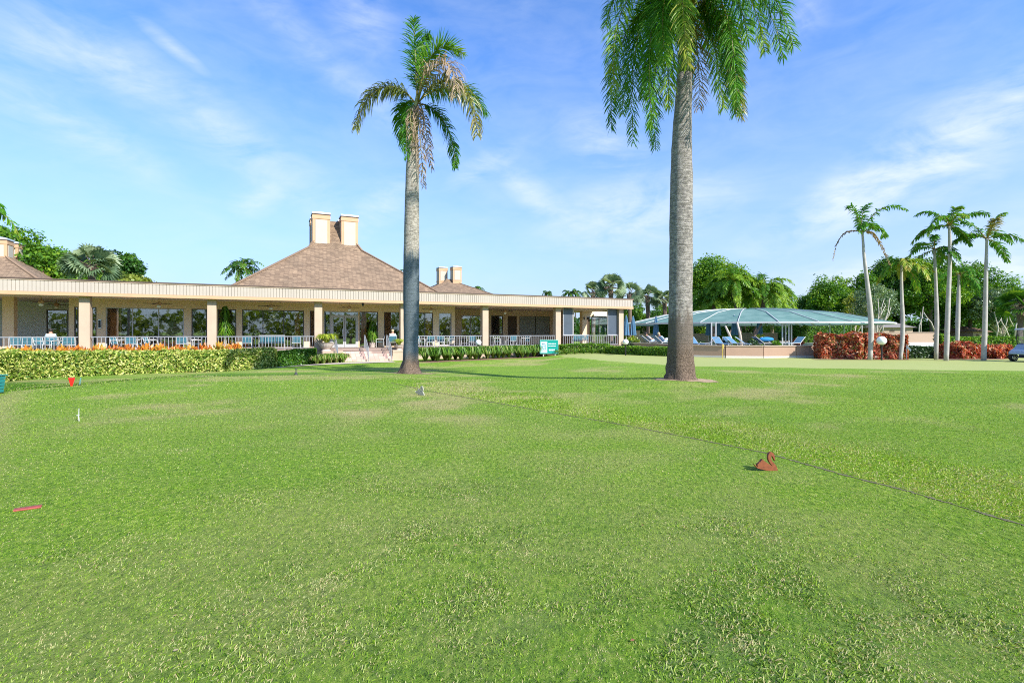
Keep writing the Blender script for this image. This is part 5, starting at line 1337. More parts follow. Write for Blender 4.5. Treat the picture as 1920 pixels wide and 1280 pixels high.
for i in range(9):
    px = 594 + i * 6.2; Y = 32.0 + i * .12 + (i % 2) * .4
    clump_thing(px, Y, .62, .5, 90, 'yellow green strap leaved plant in the short row left of the steps', tint=.65, group='strap leaved plants left of the steps')
for i in range(6):
    clump_thing(1046 + i * 16, 40.3 + (i % 2) * .3 - i * .2, .45, .4, 50, 'low strap leaved tuft at the foot of the hedge by the porch corner', tint=.6, group='strap leaved tufts by the porch corner')
strip('planting_bed', [gp2(795, 33.9), gp2(860, 35.8), gp2(930, 38.2), gp2(1035, 42.0)], 1.7, M['mulch'], .012)
strip('planting_bed', [gp2(535, 31.3), gp2(590, 31.7), gp2(645, 32.4)], 1.3, M['mulch'], .012)
strip('planting_bed', [gp2(1525, 31.2), gp2(1610, 30.9), gp2(1700, 31.0)], .7, M['mulch'], .012)
strip('planting_bed', [gp2(1765, 31.1), gp2(1825, 31.3), gp2(1885, 31.6)], 1.0, M['mulch'], .012)
# spiky plants in urns at the steps and a tropical cane plant on the porch
def urn(label, a, b_, z, s=1.0, hr=.7, n=130):
    c = B(a, b_, z); t = thing('potted_plant', label, 'potted plant', c, group='urns beside the entrance steps')
    mb = MB(); mb.lathe(c, [(.0, 0), (.26 * s, 0), (.22 * s, .06), (.18 * s, .1), (.34 * s, .26 * s), (.42 * s, .42 * s), (.38 * s, .44 * s), (.0, .40 * s)], 16); mb.build('pot', M['pot'], t)
    v, T, _ = clump(0, 0, hr, hr * 1.15, n, '', pos=c + Vector((0, 0, .40 * s)), tint=.6); np_mesh('foliage', v, 4, T, [M['leaf_lime']], t)
urn('broad lime green arching plant in a stone pot left of the steps', a_at(612, -.7), -.7, .262, 1.25, .62, 240)
urn('small lime green plant in a pot between handrail and palm trunk', a_at(748, -.7), -.7, .262, .8, .45, 110)
def cane(label, px, bb, h, w, n=300):
    c = B(a_at(px, bb), bb, DECK); t = thing('cane_plant', label, 'potted plant', c)
    mb = MB(); mb.lathe(c, [(.0, 0), (.2, 0), (.26, .35), (.24, .36), (0, .34)], 14); mb.build('pot', M['pot'], t)
    mb = MB(); [mb.tube([c + Vector((dx, 0, .3)), c + Vector((dx * 2, 0, h * k))], .025, 6) for dx, k in ((-.06, .75), (0, .95), (.06, .6))]; mb.build('stem', M['bark_pale'], t)
    V = []; T = []
    for k in range(n):
        z = h * random.uniform(.32, 1.0); az = random.uniform(0, 6.28); d = Vector((math.cos(az), math.sin(az), 0)); l = w * (1.15 - .75 * (z / h)) * random.uniform(.6, 1.1)
        a = c + Vector((0, 0, z)); b2 = a + d * l * .5 + Vector((0, 0, .12)); e = a + d * l + Vector((0, 0, -.28)); wv = Vector((-d.y, d.x, 0)) * .028
        V += [a - wv * .5, a + wv * .5, b2 + wv, b2 - wv, b2 - wv, b2 + wv, e + wv * .1, e - wv * .1]; T += [random.choice((.25, .45, .7))] * 8
    np_mesh('foliage', np.array([tuple(v) for v in V]), 4, np.array(T), [M['leaf_hedge']], t)
cane('tall glossy tropical plant in a pot left of the wide dark window', 422, 1.6, 2.75, .75)
cane('dark leafy potted plant right of the glass door', 698, 2.3, 1.9, .7, 200)
# ------------------------------------------------------------------ pool terrace
PD = 0.30
wall_pts = [W(1172, 640, 42.0), W(1225, 640, 39.6), W(1262, 640, 37.0), W(1300, 640, 34.6), W(1360, 640, 33.4), W(1430, 640, 33.0), W(1490, 640, 33.2), W(1535, 640, 34.0), W(1580, 640, 36.0)]
pw = thing('pool_wall', 'low curved terracotta wall with a pale foot band below the pool canopy', 'wall', (wall_pts[4].x, wall_pts[4].y, 0))
for nm, mt, z0, z1, wd in (('wall_body', 'terracotta', -.02, .60, .30), ('foot_band', 'pale_band', -.7, -.021, .34), ('coping', 'cap', .601, .655, .40)):
    mb = MB()
    for i in range(len(wall_pts) - 1):
        a, b = wall_pts[i].copy(), wall_pts[i + 1].copy(); d = (b - a); d.z = 0; d.normalize(); n = Vector((-d.y, d.x, 0)) * wd / 2
        a.z = b.z = 0
        mb.hexa([a - n + Vector((0, 0, z0)), b - n + Vector((0, 0, z0)), b + n + Vector((0, 0, z0)), a + n + Vector((0, 0, z0)), a - n + Vector((0, 0, z1)), b - n + Vector((0, 0, z1)), b + n + Vector((0, 0, z1)), a + n + Vector((0, 0, z1))])
    mb.build(nm, M[mt], pw)
mb = MB()
for i in range(len(wall_pts) - 1):
    a, b = wall_pts[i], wall_pts[i + 1]; f0 = 70 / a.y; f1 = 70 / b.y
    mb.face([(a.x + .0, a.y + .1, PD), (b.x, b.y + .1, PD), (b.x * f1, 70, PD), (a.x * f0, 70, PD)])
o = mb.build('pool_terrace', M['pool_deck']); o['kind'] = 'structure'

# canopy
CC = Vector((24.3, 53, 0)); RC = 12.4; NSEG = 26
can = thing('pool_canopy', 'wide shallow domed blue green screen canopy with white ribs over the pool', 'canopy', CC)
rings = [(RC, 2.34), (8.3, 3.28), (4.2, 3.75), (1.2, 3.88)]
def cp_(k, r, z): th = 2 * math.pi * (k + .5) / NSEG; return CC + Vector((r * math.cos(th), r * math.sin(th), z))
for k in range(NSEG):
    mb = MB()
    for (r0, z0), (r1, z1) in zip(rings, rings[1:]): mb.face([cp_(k, r0, z0), cp_(k + 1, r0, z0), cp_(k + 1, r1, z1), cp_(k, r1, z1)])
    mb.build('canopy_panel', M['canopy'], can)
    mb = MB()
    for (r0, z0), (r1, z1) in zip(rings, rings[1:]): mb.bar(cp_(k, r0, z0 + .05), cp_(k, r1, z1 + .05), .05, .05)
    mb.build('rib', M['white'], can)
mb = MB(); mb.face([cp_(k, 1.2, 3.881) for k in range(NSEG)]); mb.build('top_plate', M['canopy'], can)
for i, (r, z) in enumerate(rings[:3]):
    mb = MB()
    for k in range(NSEG): mb.bar(cp_(k, r, z - .03), cp_(k + 1, r, z - .03), .10 if i == 0 else .05, .13 if i == 0 else .05)
    mb.build('gutter' if i == 0 else 'purlin', M['white'], can)
for (px, Y) in ((1259, 42.6), (1334, 41.3), (1342, 41.2), (1467, 41.8), (1473, 42.4), (1479, 41.9), (1484, 42.1), (1556, 46.5), (1583, 49), (1596, 51), (1616, 54), (1300, 63), (1500, 62), (1190, 52)):
    c = W(px, 600, Y); mb = MB(); mb.tube([(c.x, c.y, PD), (c.x, c.y, 2.32)], .055, 8); mb.build('post', M['white'], can)
for (pa, pb, Ya, Yb) in ((1462, 1478, 41.5, 47), (1488, 1504, 42, 50), (1520, 1530, 43.5, 50)):
    mb = MB(); mb.bar(W(pa, 605, Ya), W(pb, 611, Yb), .1); mb.build('strut', M['white'], can)

# closed umbrellas
def umbrella_proto():
    t = thing('closed_umbrella', 'x', 'umbrella', group='closed blue umbrellas at the pool')
    m = MB(); m.tube([(0, 0, 0), (0, 0, 2.75)], .025, 8); m.build('pole', M['white'], t, world=False)
    m = MB(); seg = 16; prof = [(.05, 2.68), (.10, 2.4), (.17, 1.9), (.21, 1.35), (.24, .95), (.1, .93)]
    i0 = 0
    for (r, z) in prof:
        for j in range(seg):
            th = 2 * math.pi * j / seg; q = r * (1 + (.28 if j % 2 else -.2)); m.v.append((q * math.cos(th), q * math.sin(th), z)); m.t.append(.5)
    for a in range(len(prof) - 1):
        for j in range(seg): m.f.append((a * seg + j, a * seg + (j + 1) % seg, (a + 1) * seg + (j + 1) % seg, (a + 1) * seg + j)); m.m.append(0)
    m.build('canopy', M['blue_cloth'], t, world=False)
    m = MB(); m.lathe((0, 0, 0), [(0, 0), (.3, 0), (.3, .07), (.04, .1), (.04, .35), (0, .35)], 14); m.build('base', M['pot'], t, world=False)
    return t
up = umbrella_proto()
for k, (px, Y, lb) in enumerate([(1174, 46, 'closed blue umbrella against the corner of the porch'), (1187, 47.5, 'closed blue umbrella right of the porch corner'), (1230, 48, 'closed blue umbrella above the lounging people'),
                                 (1329, 47, 'closed blue umbrella hard left of the double white post'), (1346, 46, 'closed blue umbrella just right of the double white post'), (1377, 44.5, 'fullest closed blue umbrella between the leaning trunks'), (1424, 45.5, 'closed blue umbrella left of the yellow flowers')]):
    loc = W(px, 600, Y); loc.z = PD + .002
    if k == 0: up.location = loc; up['label'] = lb
    else: copy_tree(up, label=lb, loc=loc, rz=k * .3)
# loungers & chairs on the terrace
M['rail_pale'] = plain('lounger_frame', (.5, .5, .48), .5)
def lounger_proto():
    t = thing('sun_lounger', 'x', 'sun lounger', group='blue sling loungers at the pool')
    for sy in (-1, 1):
        m = MB(); m.tube([(-.95, sy * .3, .34), (.3, sy * .3, .36), (.95, sy * .3, .85)], .022, 7); m.build('side_rail', M['rail_pale'], t, world=False)
        for x in (-.75, .25):
            m = MB(); m.tube([(x, sy * .3, 0), (x + .03, sy * .3, .35)], .02, 7); m.build('leg', M['white'], t, world=False)
    m = MB(); m.hexa([(-.93, -.28, .335), (.3, -.28, .355), (.3, .28, .355), (-.93, .28, .335), (-.93, -.28, .35), (.3, -.28, .37), (.3, .28, .37), (-.93, .28, .35)]); m.build('seat', M['blue_cloth'], t, world=False)
    m = MB(); m.hexa([(.3, -.28, .355), (.94, -.28, .84), (.94, .28, .84), (.3, .28, .355), (.28, -.28, .37), (.92, -.28, .855), (.92, .28, .855), (.28, .28, .37)]); m.build('backrest', M['blue_cloth'], t, world=False)
    return t
lp_ = lounger_proto()
for k, (px, Y, rz, lb) in enumerate([(1243, 40.6, 200, 'white framed lounger with a reclining person, left of the thick trunk'), (1306, 38.4, 100, 'blue lounger just right of the thick palm trunk'), (1322, 39, -20, 'low lounger left of the double white post'),
                                     (1352, 38.6, 95, 'upright blue lounger right of the double white post'), (1360, 39.6, 60, 'blue lounger angled beside the leaning trunk'), (1384, 38.8, 120, 'blue lounger half hidden by green leaves'),
                                     (1404, 39.4, 150, 'pale lounger under the leaning dark trunk'), (1436, 39.2, 185, 'lounger with a bright blue towel'), (1452, 41, 160, 'lounger right of the blue towel'), (1490, 40.5, 30, 'lounger at the right hand group of posts')]):
    loc = W(px, 600, Y); loc.z = PD + .1 if k == 0 else PD + .01
    if k == 0: lp_.location = loc; lp_.rotation_euler = (0, 0, R(rz)); lp_['label'] = lb; lp0 = loc
    else: copy_tree(lp_, label=lb, loc=loc, rz=R(rz))
mb = MB(); c = W(1437, 600, 39.0); mb.sphere((c.x, c.y, .98), .5, 14, 8, (1.15, .4, .34)); o = mb.build('towel', plain('bright_towel', (.02, .22, .48), .9, .15), None, smooth=True); tagp(o, 'bright blue towel heaped on a pool lounger', 'towel')
# raised planters / low walls on the terrace
def wallbox(name, label, cat, px0, px1, py_top, Y, depth, mat, z0=PD + .002, slope=0, capm='cap'):
    a, b = W(px0, py_top, Y), W(px1, py_top, Y); t = thing(name, label, cat, ((a.x + b.x) / 2, Y, z0))
    m = MB(); m.box(a.x, b.x, Y, Y + depth, z0, a.z - .06); m.build('body', M[mat], t)
    m = MB(); m.box(a.x - .04, b.x + .04, Y - .04, Y + depth + .04, a.z - .058, a.z); m.build('coping', M[capm], t)
wallbox('low_wall', 'pale tan wall block behind the lounging people', 'wall', 1202, 1236, 625, 54, .3, 'cream')
wallbox('gate_pier', 'narrow tan pier left of the pale terrace wall', 'pier', 1193, 1200, 619, 52, .5, 'cream')
wallbox('planter', 'brown planter block right of the thick trunk under the canopy', 'planter', 1304, 1330, 625, 50, 1.2, 'tan_wall')
wallbox('planter', 'grey brown planter block between the leaning trunks', 'planter', 1394, 1414, 624, 52, 1.2, 'tan_wall')
wallbox('planter', 'ochre planter block left of the right hand posts', 'planter', 1430, 1458, 624, 50, 1.2, 'terracotta')
wallbox('tan_wall', 'long tan wall with a whitish lower band right of the croton hedge', 'wall', 1633, 1757, 622.5, 37, .3, 'tan_wall', z0=.78, capm='cap')
a, b = W(1633, 640, 36.98), W(1757, 640, 36.98); o_ = [x for x in COL.objects if x.name.startswith('tan_wall')][0]
m = MB(); m.box(a.x, b.x, 36.96, 37.32, -.5, .778); m.build('lower_band', plain('whitewash', (.66, .66, .68), .85, .05), o_)
# leaning trunks and plants under the canopy
for (lb, pts) in (('pale trunk leaning left under the canopy', [(1377, 648), (1368, 628), (1360, 611)]), ('tan trunk leaning slightly left beside the fullest umbrella', [(1391, 646), (1388, 628), (1382, 604)]), ('dark trunk leaning right under the canopy middle', [(1404, 646), (1414, 632), (1428, 606)])):
    t = thing('leaning_trunk', lb, 'tree', W(pts[0][0], pts[0][1], 42), group='leaning trunks under the canopy'); P = [W(q[0], q[1], 42) for q in pts]; P[0].z = PD
    m = MB(); m.tube(P, [.11, .1, .08], 8); m.build('trunk', M['bark_pale' if 'dark' not in lb else 'bark_brown'], t, smooth=True)
    m2 = MB(); m2.tube([P[1], P[1] + Vector((.3, .4, .5))], [.06, .03], 6); m2.build('branch', M['bark_brown'], t)
def bush(label, px, py, Y, r, mat, n=500, leaf=.16, tint=.5):
    c = W(px, py, Y); d = unit(n); P = np.array(c) + d * r * (rng.random((n, 1)) ** .4) * np.array([1.2, 1, .9]); v, T = leaves(P, leaf, np.clip(tint + .2 * rng.normal(size=n), 0, 1), d, .4, .5)
    t = thing('terrace_shrub', label, 'shrub', (c.x, c.y, PD), group='shrubs on the pool terrace')
    mb = MB(); mb.tube([(c.x, c.y, PD), (c.x, c.y, c.z)], [.04, .02], 5); mb.build('stem', M['bark_brown'], t)
    np_mesh('foliage', v, 4, T, [M[mat]], t)
bush('yellow green shrub beside the porch corner', 1186, 640, 43, .5, 'leaf_lime'); bush('green shrub left of the tan pier', 1178, 648, 41.5, .55, 'leaf_dark')
bush('yellow flowering shrub below an umbrella', 1424, 634, 43, .42, 'leaf_lime', tint=.95); bush('green shrub below the yellow flowers', 1418, 642, 42, .5, 'leaf_hedge')
bush('green shrub around the pale leaning trunk', 1370, 638, 43, .6, 'leaf_hedge'); bush('green shrub right of the big trunk base', 1372, 645, 40, .4, 'leaf_strap')
bush('green shrub right of the double white post', 1350, 641, 40, .32, 'leaf_dark'); bush('dark shrub left of the blue towel', 1412, 645, 39, .4, 'leaf_dark'); bush('green shrub right of the blue towel', 1455, 646, 39, .35, 'leaf_hedge'); bush('dark shrub right of the thick trunk behind the wall', 1312, 646, 40, .4, 'leaf_dark')
bush('small red shrub at the right end of the terrace', 1496, 641, 44, .42, 'leaf_croton'); bush('bright green shrub under the canopy right side', 1440, 612, 58, .9, 'leaf_lime', tint=.3)

# ------------------------------------------------------------------ people (skin modifier bodies)
def person(label, loc, rz, pose, mats, hair):
    t = thing('person', label, 'person', loc, rz, group=None)
    J = {'pel': (0, 0, .52, .15), 'wai': (0, .03, .72, .13), 'che': (0, .05, .95, .16), 'nek': (0, .04, 1.12, .062), 'hed': (0, .02, 1.2, .085), 'top': (0, .015, 1.31, .088)}
    for s, n in ((-1, 'l'), (1, 'r')):
        J.update({'hip' + n: (s * .1, -.02, .5, .1), 'kne' + n: (s * .14, -.46, .52, .07), 'ank' + n: (s * .14, -.50, .1, .045), 'toe' + n: (s * .15, -.66, .04, .035),
                  'sho' + n: (s * .18, .05, 1.04, .065), 'elb' + n: (s * .25, -.04, .78, .045), 'wri' + n: (s * .22, -.27, .70, .03), 'hnd' + n: (s * .21, -.35, .70, .028)})
    if pose == 'recline':
        def tr(p): return p
        J.update({'wai': (0, .14, .62, .13), 'che': (0, .32, .78, .16), 'nek': (0, .44, .90, .062), 'hed': (0, .48, .97, .085), 'top': (0, .50, 1.07, .088)})
        for s, n in ((-1, 'l'), (1, 'r')):
            J.update({'kne' + n: (s * .14, -.42, .68, .07), 'ank' + n: (s * .14, -.82, .46, .045), 'toe' + n: (s * .15, -.88, .60, .035), 'sho' + n: (s * .18, .38, .84, .065), 'elb' + n: (s * .27, .18, .62, .045), 'wri' + n: (s * .2, -.02, .60, .03), 'hnd' + n: (s * .16, -.1, .62, .028), 'hip' + n: (s * .1, -.02, .48, .1)})
    E = [('pel', 'wai'), ('wai', 'che'), ('che', 'nek'), ('nek', 'hed'), ('hed', 'top')]
    for n in 'lr': E += [('pel', 'hip' + n), ('hip' + n, 'kne' + n), ('kne' + n, 'ank' + n), ('ank' + n, 'toe' + n), ('che', 'sho' + n), ('sho' + n, 'elb' + n), ('elb' + n, 'wri' + n), ('wri' + n, 'hnd' + n)]
    keys = list(J)
    def skin(nm, ks, grow, mat, es):
        idx = {k: i for i, k in enumerate(ks)}
        me = bpy.data.meshes.new(nm); me.from_pydata([J[k][:3] for k in ks], [(idx[a], idx[b]) for a, b in es if a in idx and b in idx], [])
        o = bpy.data.objects.new(nm, me); COL.objects.link(o); o.parent = t
        md = o.modifiers.new('skin', 'SKIN'); sv = me.skin_vertices[0].data
        for k in ks: r = J[k][3] * grow; sv[idx[k]].radius = (r, r * (.78 if k in ('che', 'wai', 'pel') else 1)); sv[idx[k]].use_root = (k == ks[0])
        sb = o.modifiers.new('sub', 'SUBSURF'); sb.levels = 2; sb.render_levels = 2
        md.use_smooth_shade = True; me.materials.append(mat); return o
    skin('body', keys, 1.0, M['skin'], E)
    skin('shirt', ['che', 'wai', 'pel', 'shol', 'elbl', 'shor', 'elbr'], 1.22, mats[0], E)
    skin('shorts', ['pel', 'hipl', 'knel', 'hipr', 'kner'], 1.22, mats[1], E)
    h = Vector(J['top'][:3]); m = MB(); m.sphere((h.x, h.y + .012, h.z - .01), .112, 14, 10, (.95, 1.02, 1)); m.build('hair', hair, t, world=False, smooth=True)
    # face and hands
    m = MB(); f = Vector(J['hed'][:3]) + Vector((0, -.085, .06)); m.sphere(f, .016, 8, 6, (1, 1.2, 1.5)); m.build('nose', M['skin'], t, world=False)
    for s in (-1, 1):
        m = MB(); m.sphere(f + Vector((s * .034, .006, .03)), .011, 8, 6); m.build('eye', M['black'], t, world=False)
    for n in 'lr':
        w0 = Vector(J['wri' + n][:3]); h0 = Vector(J['hnd' + n][:3]); d = (h0 - w0).normalized(); sd = d.cross(Vector((0, 0, 1))).normalized()
        for k in range(4):
            m = MB(); p = h0 + sd * (k - 1.5) * .018; L_ = (.065, .075, .07, .055)[k]; m.tube([p, p + d * L_ * .5 + Vector((0, 0, -.006)), p + d * L_ * .85 + Vector((0, 0, -.025))], [.009, .0085, .006], 6); m.build('finger', M['skin'], t, world=False)
        m = MB(); p = w0 + d * .02; m.tube([p, p + sd * .035 * (1 if n == 'l' else -1) + d * .04], [.011, .008], 6); m.build('thumb', M['skin'], t, world=False)
    return t
def stripes():
    m, nt, out = new_mat('striped_shirt'); g = nt.nodes.new('ShaderNodeNewGeometry'); s = nt.nodes.new('ShaderNodeSeparateXYZ'); L(nt, g.outputs['Position'], s.inputs[0])
    w = mathn(nt, 'SINE', mathn(nt, 'MULTIPLY', s.outputs[2], 62)); f = mathn(nt, 'GREATER_THAN', w, .1); p = N(nt, 'ShaderNodeBsdfPrincipled', Roughness=.9)
    L(nt, mixc(nt, f, (.75, .76, .78), (.09, .14, .2)), p.inputs['Base Color']); L(nt, p.outputs[0], out.inputs[0]); return m
M['stripe'] = stripes()
pa = B(a_at(95, 1.5), 1.5, DECK); put(cp, 95, 1.5, 200, 'chair holding the seated dark haired person in the leftmost bay')
person('person with dark hair and pale shirt sitting in the leftmost porch bay', (pa.x, pa.y, pa.z - .05), TH + R(200), 'sit', (M['cloth_blue'], M['cloth_grey']), M['hair_dark'])
pa = B(a_at(737, .3), .45, DECK); put(cp, 737, .45, 165, 'chair under the person in the striped shirt near the steps')
person('person in a striped shirt sitting by the right handrail of the steps', (pa.x, pa.y, pa.z - .05), TH + R(165), 'sit', (M['stripe'], M['cloth_grey']), M['hair_pale'])
q = lp0; person('person reclining on a lounger left of the thick palm trunk', (q.x + .1, q.y + .04, PD + .05), R(200 - 90), 'recline', (M['cloth_blue'], M['cloth_blue']), M['hair_pale'])
q = W(1222, 600, 42.3); copy_tree(lp_, label='lounger left of the one with white frame, holding a sunbather', loc=(q.x, q.y, PD + .1), rz=R(185))
person('sunbather with dark hair on the farther lounger left of the thick trunk', (q.x, q.y, PD + .05), R(95), 'recline', (M['cloth_grey'], M['cloth_blue']), M['hair_dark'])

# ------------------------------------------------------------------ globe lamps
def globe_lamp(px, Y, pyc, rpx, label, two=False):
    g = G(px, Y); c = W(px, pyc, Y); r = rpx / F * Y; t = thing('globe_lamp', label, 'lamp', g, group='globe lamps on black posts')
    m = MB(); m.tube([g - Vector((0, 0, .1)), (g.x, g.y, c.z - r)], .045, 10); m.lathe((g.x, g.y, c.z - r - .1), [(.05, 0), (.085, .04), (.1, .1), (.06, .14)], 12); m.build('post', M['black'], t)
    m = MB(); m.sphere(c, r, 20, 12); m.build('globe', M['globe'], t, smooth=True)
globe_lamp(897, 37.5, 642, 5.6, 'small white globe lamp in the plant border before the porch')
globe_lamp(1173, 36.4, 641, 5.4, 'small white globe lamp in front of the porch corner')
globe_lamp(1653, 30.2, 638.5, 8.2, 'larger white globe lamp in front of the red croton hedge')
# green sign
def sign():
    Y = 40.2; a, b = W(1013, 662, Y), W(1046, 638, Y); g = G(1030, Y); t = thing('lawn_sign', 'teal green sign board with a pale emblem panel on two white legs', 'sign', g)
    m = MB(); m.box(a.x, b.x, Y - .02, Y + .02, a.z, b.z); m.build('board', M['sign_teal'], t)
    m = MB(); m.box(a.x - .03, b.x + .03, Y - .03, Y + .03, b.z, b.z + .04); m.box(a.x - .03, b.x + .03, Y - .03, Y + .03, a.z - .04, a.z); m.box(a.x - .03, a.x, Y - .03, Y + .03, a.z, b.z); m.box(b.x, b.x + .03, Y - .03, Y + .03, a.z, b.z); m.build('frame', plain('sign_frame', (.22, .55, .48), .5), t)
    s = (b.x - a.x) / 33
    m = MB(); m.box(a.x + .8 * s, a.x + 13 * s, Y - .028, Y - .021, a.z + 1 * s, b.z - 2.2 * s); e = m.build('emblem_panel', M['sign_pale'], t)
    m = MB()
    for (x0, x1, z0, z1) in ((3, 6.5, 16, 18.2), (7.5, 9, 16.8, 18.2), (3, 4.6, 9, 14), (6, 8.6, 10, 11.2), (6, 8.6, 12.8, 14), (4, 8, 6.6, 8.2), (9.8, 11, 8, 16.8), (9.2, 10, 7, 8.4), (2.5, 5, 3.2, 4), (8, 11.4, 3.2, 4)):
        m.box(a.x + x0 * s, a.x + x1 * s, Y - .034, Y - .029, a.z + z0 * s, a.z + z1 * s)
    m.build('emblem', plain('emblem_blue', (.08, .22, .30), .5), e)
    m = MB()
    for (z0, z1, ws) in ((16.6, 18.6, ((15, 20.6), (21.1, 26.5), (27, 29.5))), (12.6, 14.2, ((15, 19), (19.6, 24), (24.4, 29))), (4.5, 7.6, ((16, 18.4), (18.8, 21), (21.4, 24), (24.4, 27.4)))):
        for (x0, x1) in ws: m.box(a.x + x0 * s, a.x + x1 * s, Y - .027, Y - .021, a.z + z0 * s, a.z + z1 * s)
    m.build('lettering', M['sign_pale'], t)
    for px in (1019, 1041):
        c = W(px, 650, Y); m = MB(); m.box(c.x - .035, c.x + .035, Y + .031, Y + .09, g.z - .2, b.z - .1); m.build('leg', M['white'], t)
sign()
# putting flags
def flag(px, Y, top, label, pole, pennant):
    g = G(px, Y); p = W(px, top, Y); t = thing('putting_flag', label, 'flag', g)
    m = MB(); m.tube([g, p], .022, 8); m.build('pole', M[pole], t)
    m = MB()
    if pennant: m.prism([(0, 0), (.28, -.30), (.24, -.42), (.02, -.22)], (1, 0, 0), (0, 0, 1), (0, 1, 0), p, .012)
    else: m.prism([(0, 0), (.06, -.04), (.05, -.30), (0, -.28)], (1, 0, 0), (0, 0, 1), (0, 1, 0), p, .012)
    m.build('pennant', M['white'] if pennant else M['yellow'], t)
flag(1355, 32.0, 645, 'yellow putting green pole in front of the curved wall', 'yellow', False)
flag(1700, 31.0, 646, 'white putting green pole with limp pennant below the tan wall', 'white', True)
# golf cart
def golf_cart():
    Y = 28.2; x0 = (1889 - 960) / F * Y + .42; z0 = gz(x0 + 1, Y); t = thing('golf_cart', 'blue grey golf cart with white roof, front half entering at the right edge', 'golf cart', (x0 + 1.2, Y, z0))
    O = Vector((x0, Y, z0)); hw = .6
    def pr(name, out, mat, y0=-hw, y1=hw, par=t, bevel=.02):
        m = MB(); m.prism([(p[0], p[1]) for p in out], (1, 0, 0), (0, 0, 1), (0, 1, 0), O + Vector((0, (y0 + y1) / 2, 0)), y1 - y0); return m.build(name, M[mat], par, bevel=bevel)
    pr('cowl', [(.12, .46), (.20, .60), (.45, .76), (.62, .96), (.72, 1.0), (.76, .9), (.84, .52), (.98, .30), (.86, .26), (.74, .44), (.60, .54), (.42, .57), (.24, .53), (.14, .40)], 'cart_blue', -.52, .52)
    pr('underbody', [(.70, .20), (2.3, .20), (2.3, .36), (.86, .34), (.76, .40)], 'black', -hw + .04, hw - .04)
    pr('dashboard', [(.60, .96), (.84, 1.03), (.90, .92), (.76, .80)], 'black', -hw + .05, hw - .05)
    pr('seat', [(1.25, .52), (1.72, .52), (1.75, .66), (1.25, .68)], 'white', -.52, .52)
    pr('seat_back', [(1.70, .72), (1.84, 1.15), (1.93, 1.14), (1.80, .70)], 'white', -.52, .52)
    pr('rear_body', [(1.22, .30), (2.35, .30), (2.45, .70), (2.3, .82), (1.85, .80), (1.7, .52), (1.24, .51)], 'cart_blue')
    pr('roof', [(.50, 1.76), (.58, 1.84), (1.4, 1.88), (2.1, 1.84), (2.2, 1.78), (2.1, 1.76)], 'white', -hw, hw)
    for y in (-.54, .54):
        m = MB(); m.tube([O + Vector((.66, y, .95)), O + Vector((.60, y, 1.4)), O + Vector((.68, y, 1.77))], .022, 8); m.build('strut', M['black'], t)
        m = MB(); m.tube([O + Vector((1.95, y, .78)), O + Vector((2.02, y, 1.77))], .022, 8); m.build('strut', M['black'], t)
    m = MB(); m.hexa([O + Vector(p) for p in ((.66, -.52, .98), (.66, .52, .98), (.68, .52, .98), (.68, -.52, .98), (.64, -.52, 1.74), (.64, .52, 1.74), (.66, .52, 1.74), (.66, -.52, 1.74))]); m.build('windshield', M['clearglass'], t)
    m = MB(); c = O + Vector((1.0, -.25, 1.02)); m.tube([c, c + Vector((-.25, 0, -.3))], .018, 6); P = [c + Vector((math.sin(a_) * .08, math.cos(a_) * .17, math.cos(a_ + 1.57) * -.14)) for a_ in [k * math.pi / 8 for k in range(17)]]; m.tube(P, .014, 6); m.build('steering_wheel', M['black'], t)
    m = MB(); m.sphere(O + Vector((.16, -.45, .56)), .06, 10, 6, (.8, 1, .7)); m.build('headlight', M['globe'], t)
    for xx in (.42, 2.0):
        for y in (-.53, .53):
            c = O + Vector((xx, y, .23)); m = MB(); 
            P = [(0.0, -.09), (.15, -.09), (.22, -.07), (.23, 0), (.22, .07), (.15, .09), (0, .09)]
            m.tube([c + Vector((0, q, 0)) for r, q in P], [max(r, .001) for r, q in P], 22, False); w = m.build('wheel', M['tyre'], t, smooth=True)
            m = MB(); sgn = -1
            m.tube([c + Vector((0, -.096, 0)), c + Vector((0, -.088, 0))], [.05, .05], 12)
            for k in range(7):
                th = k * 2 * math.pi / 7; e = Vector((math.cos(th), 0, math.sin(th))); m.bar(c + Vector((0, -.094, 0)) + e * .03, c + Vector((0, -.094, 0)) + e * .135, .03, .012, up=(0, 1, 0))
            rr_ = [c + Vector((math.cos(k * math.pi / 10) * .14, -.093, math.sin(k * math.pi / 10) * .14)) for k in range(21)]; m.tube(rr_, .012, 6); m.build('rim', M['chrome'], w)
    pr('bag_rack', [(2.3, .5), (2.55, .5), (2.6, 1.1), (2.5, 1.1)], 'black', -.4, .4)
golf_cart()

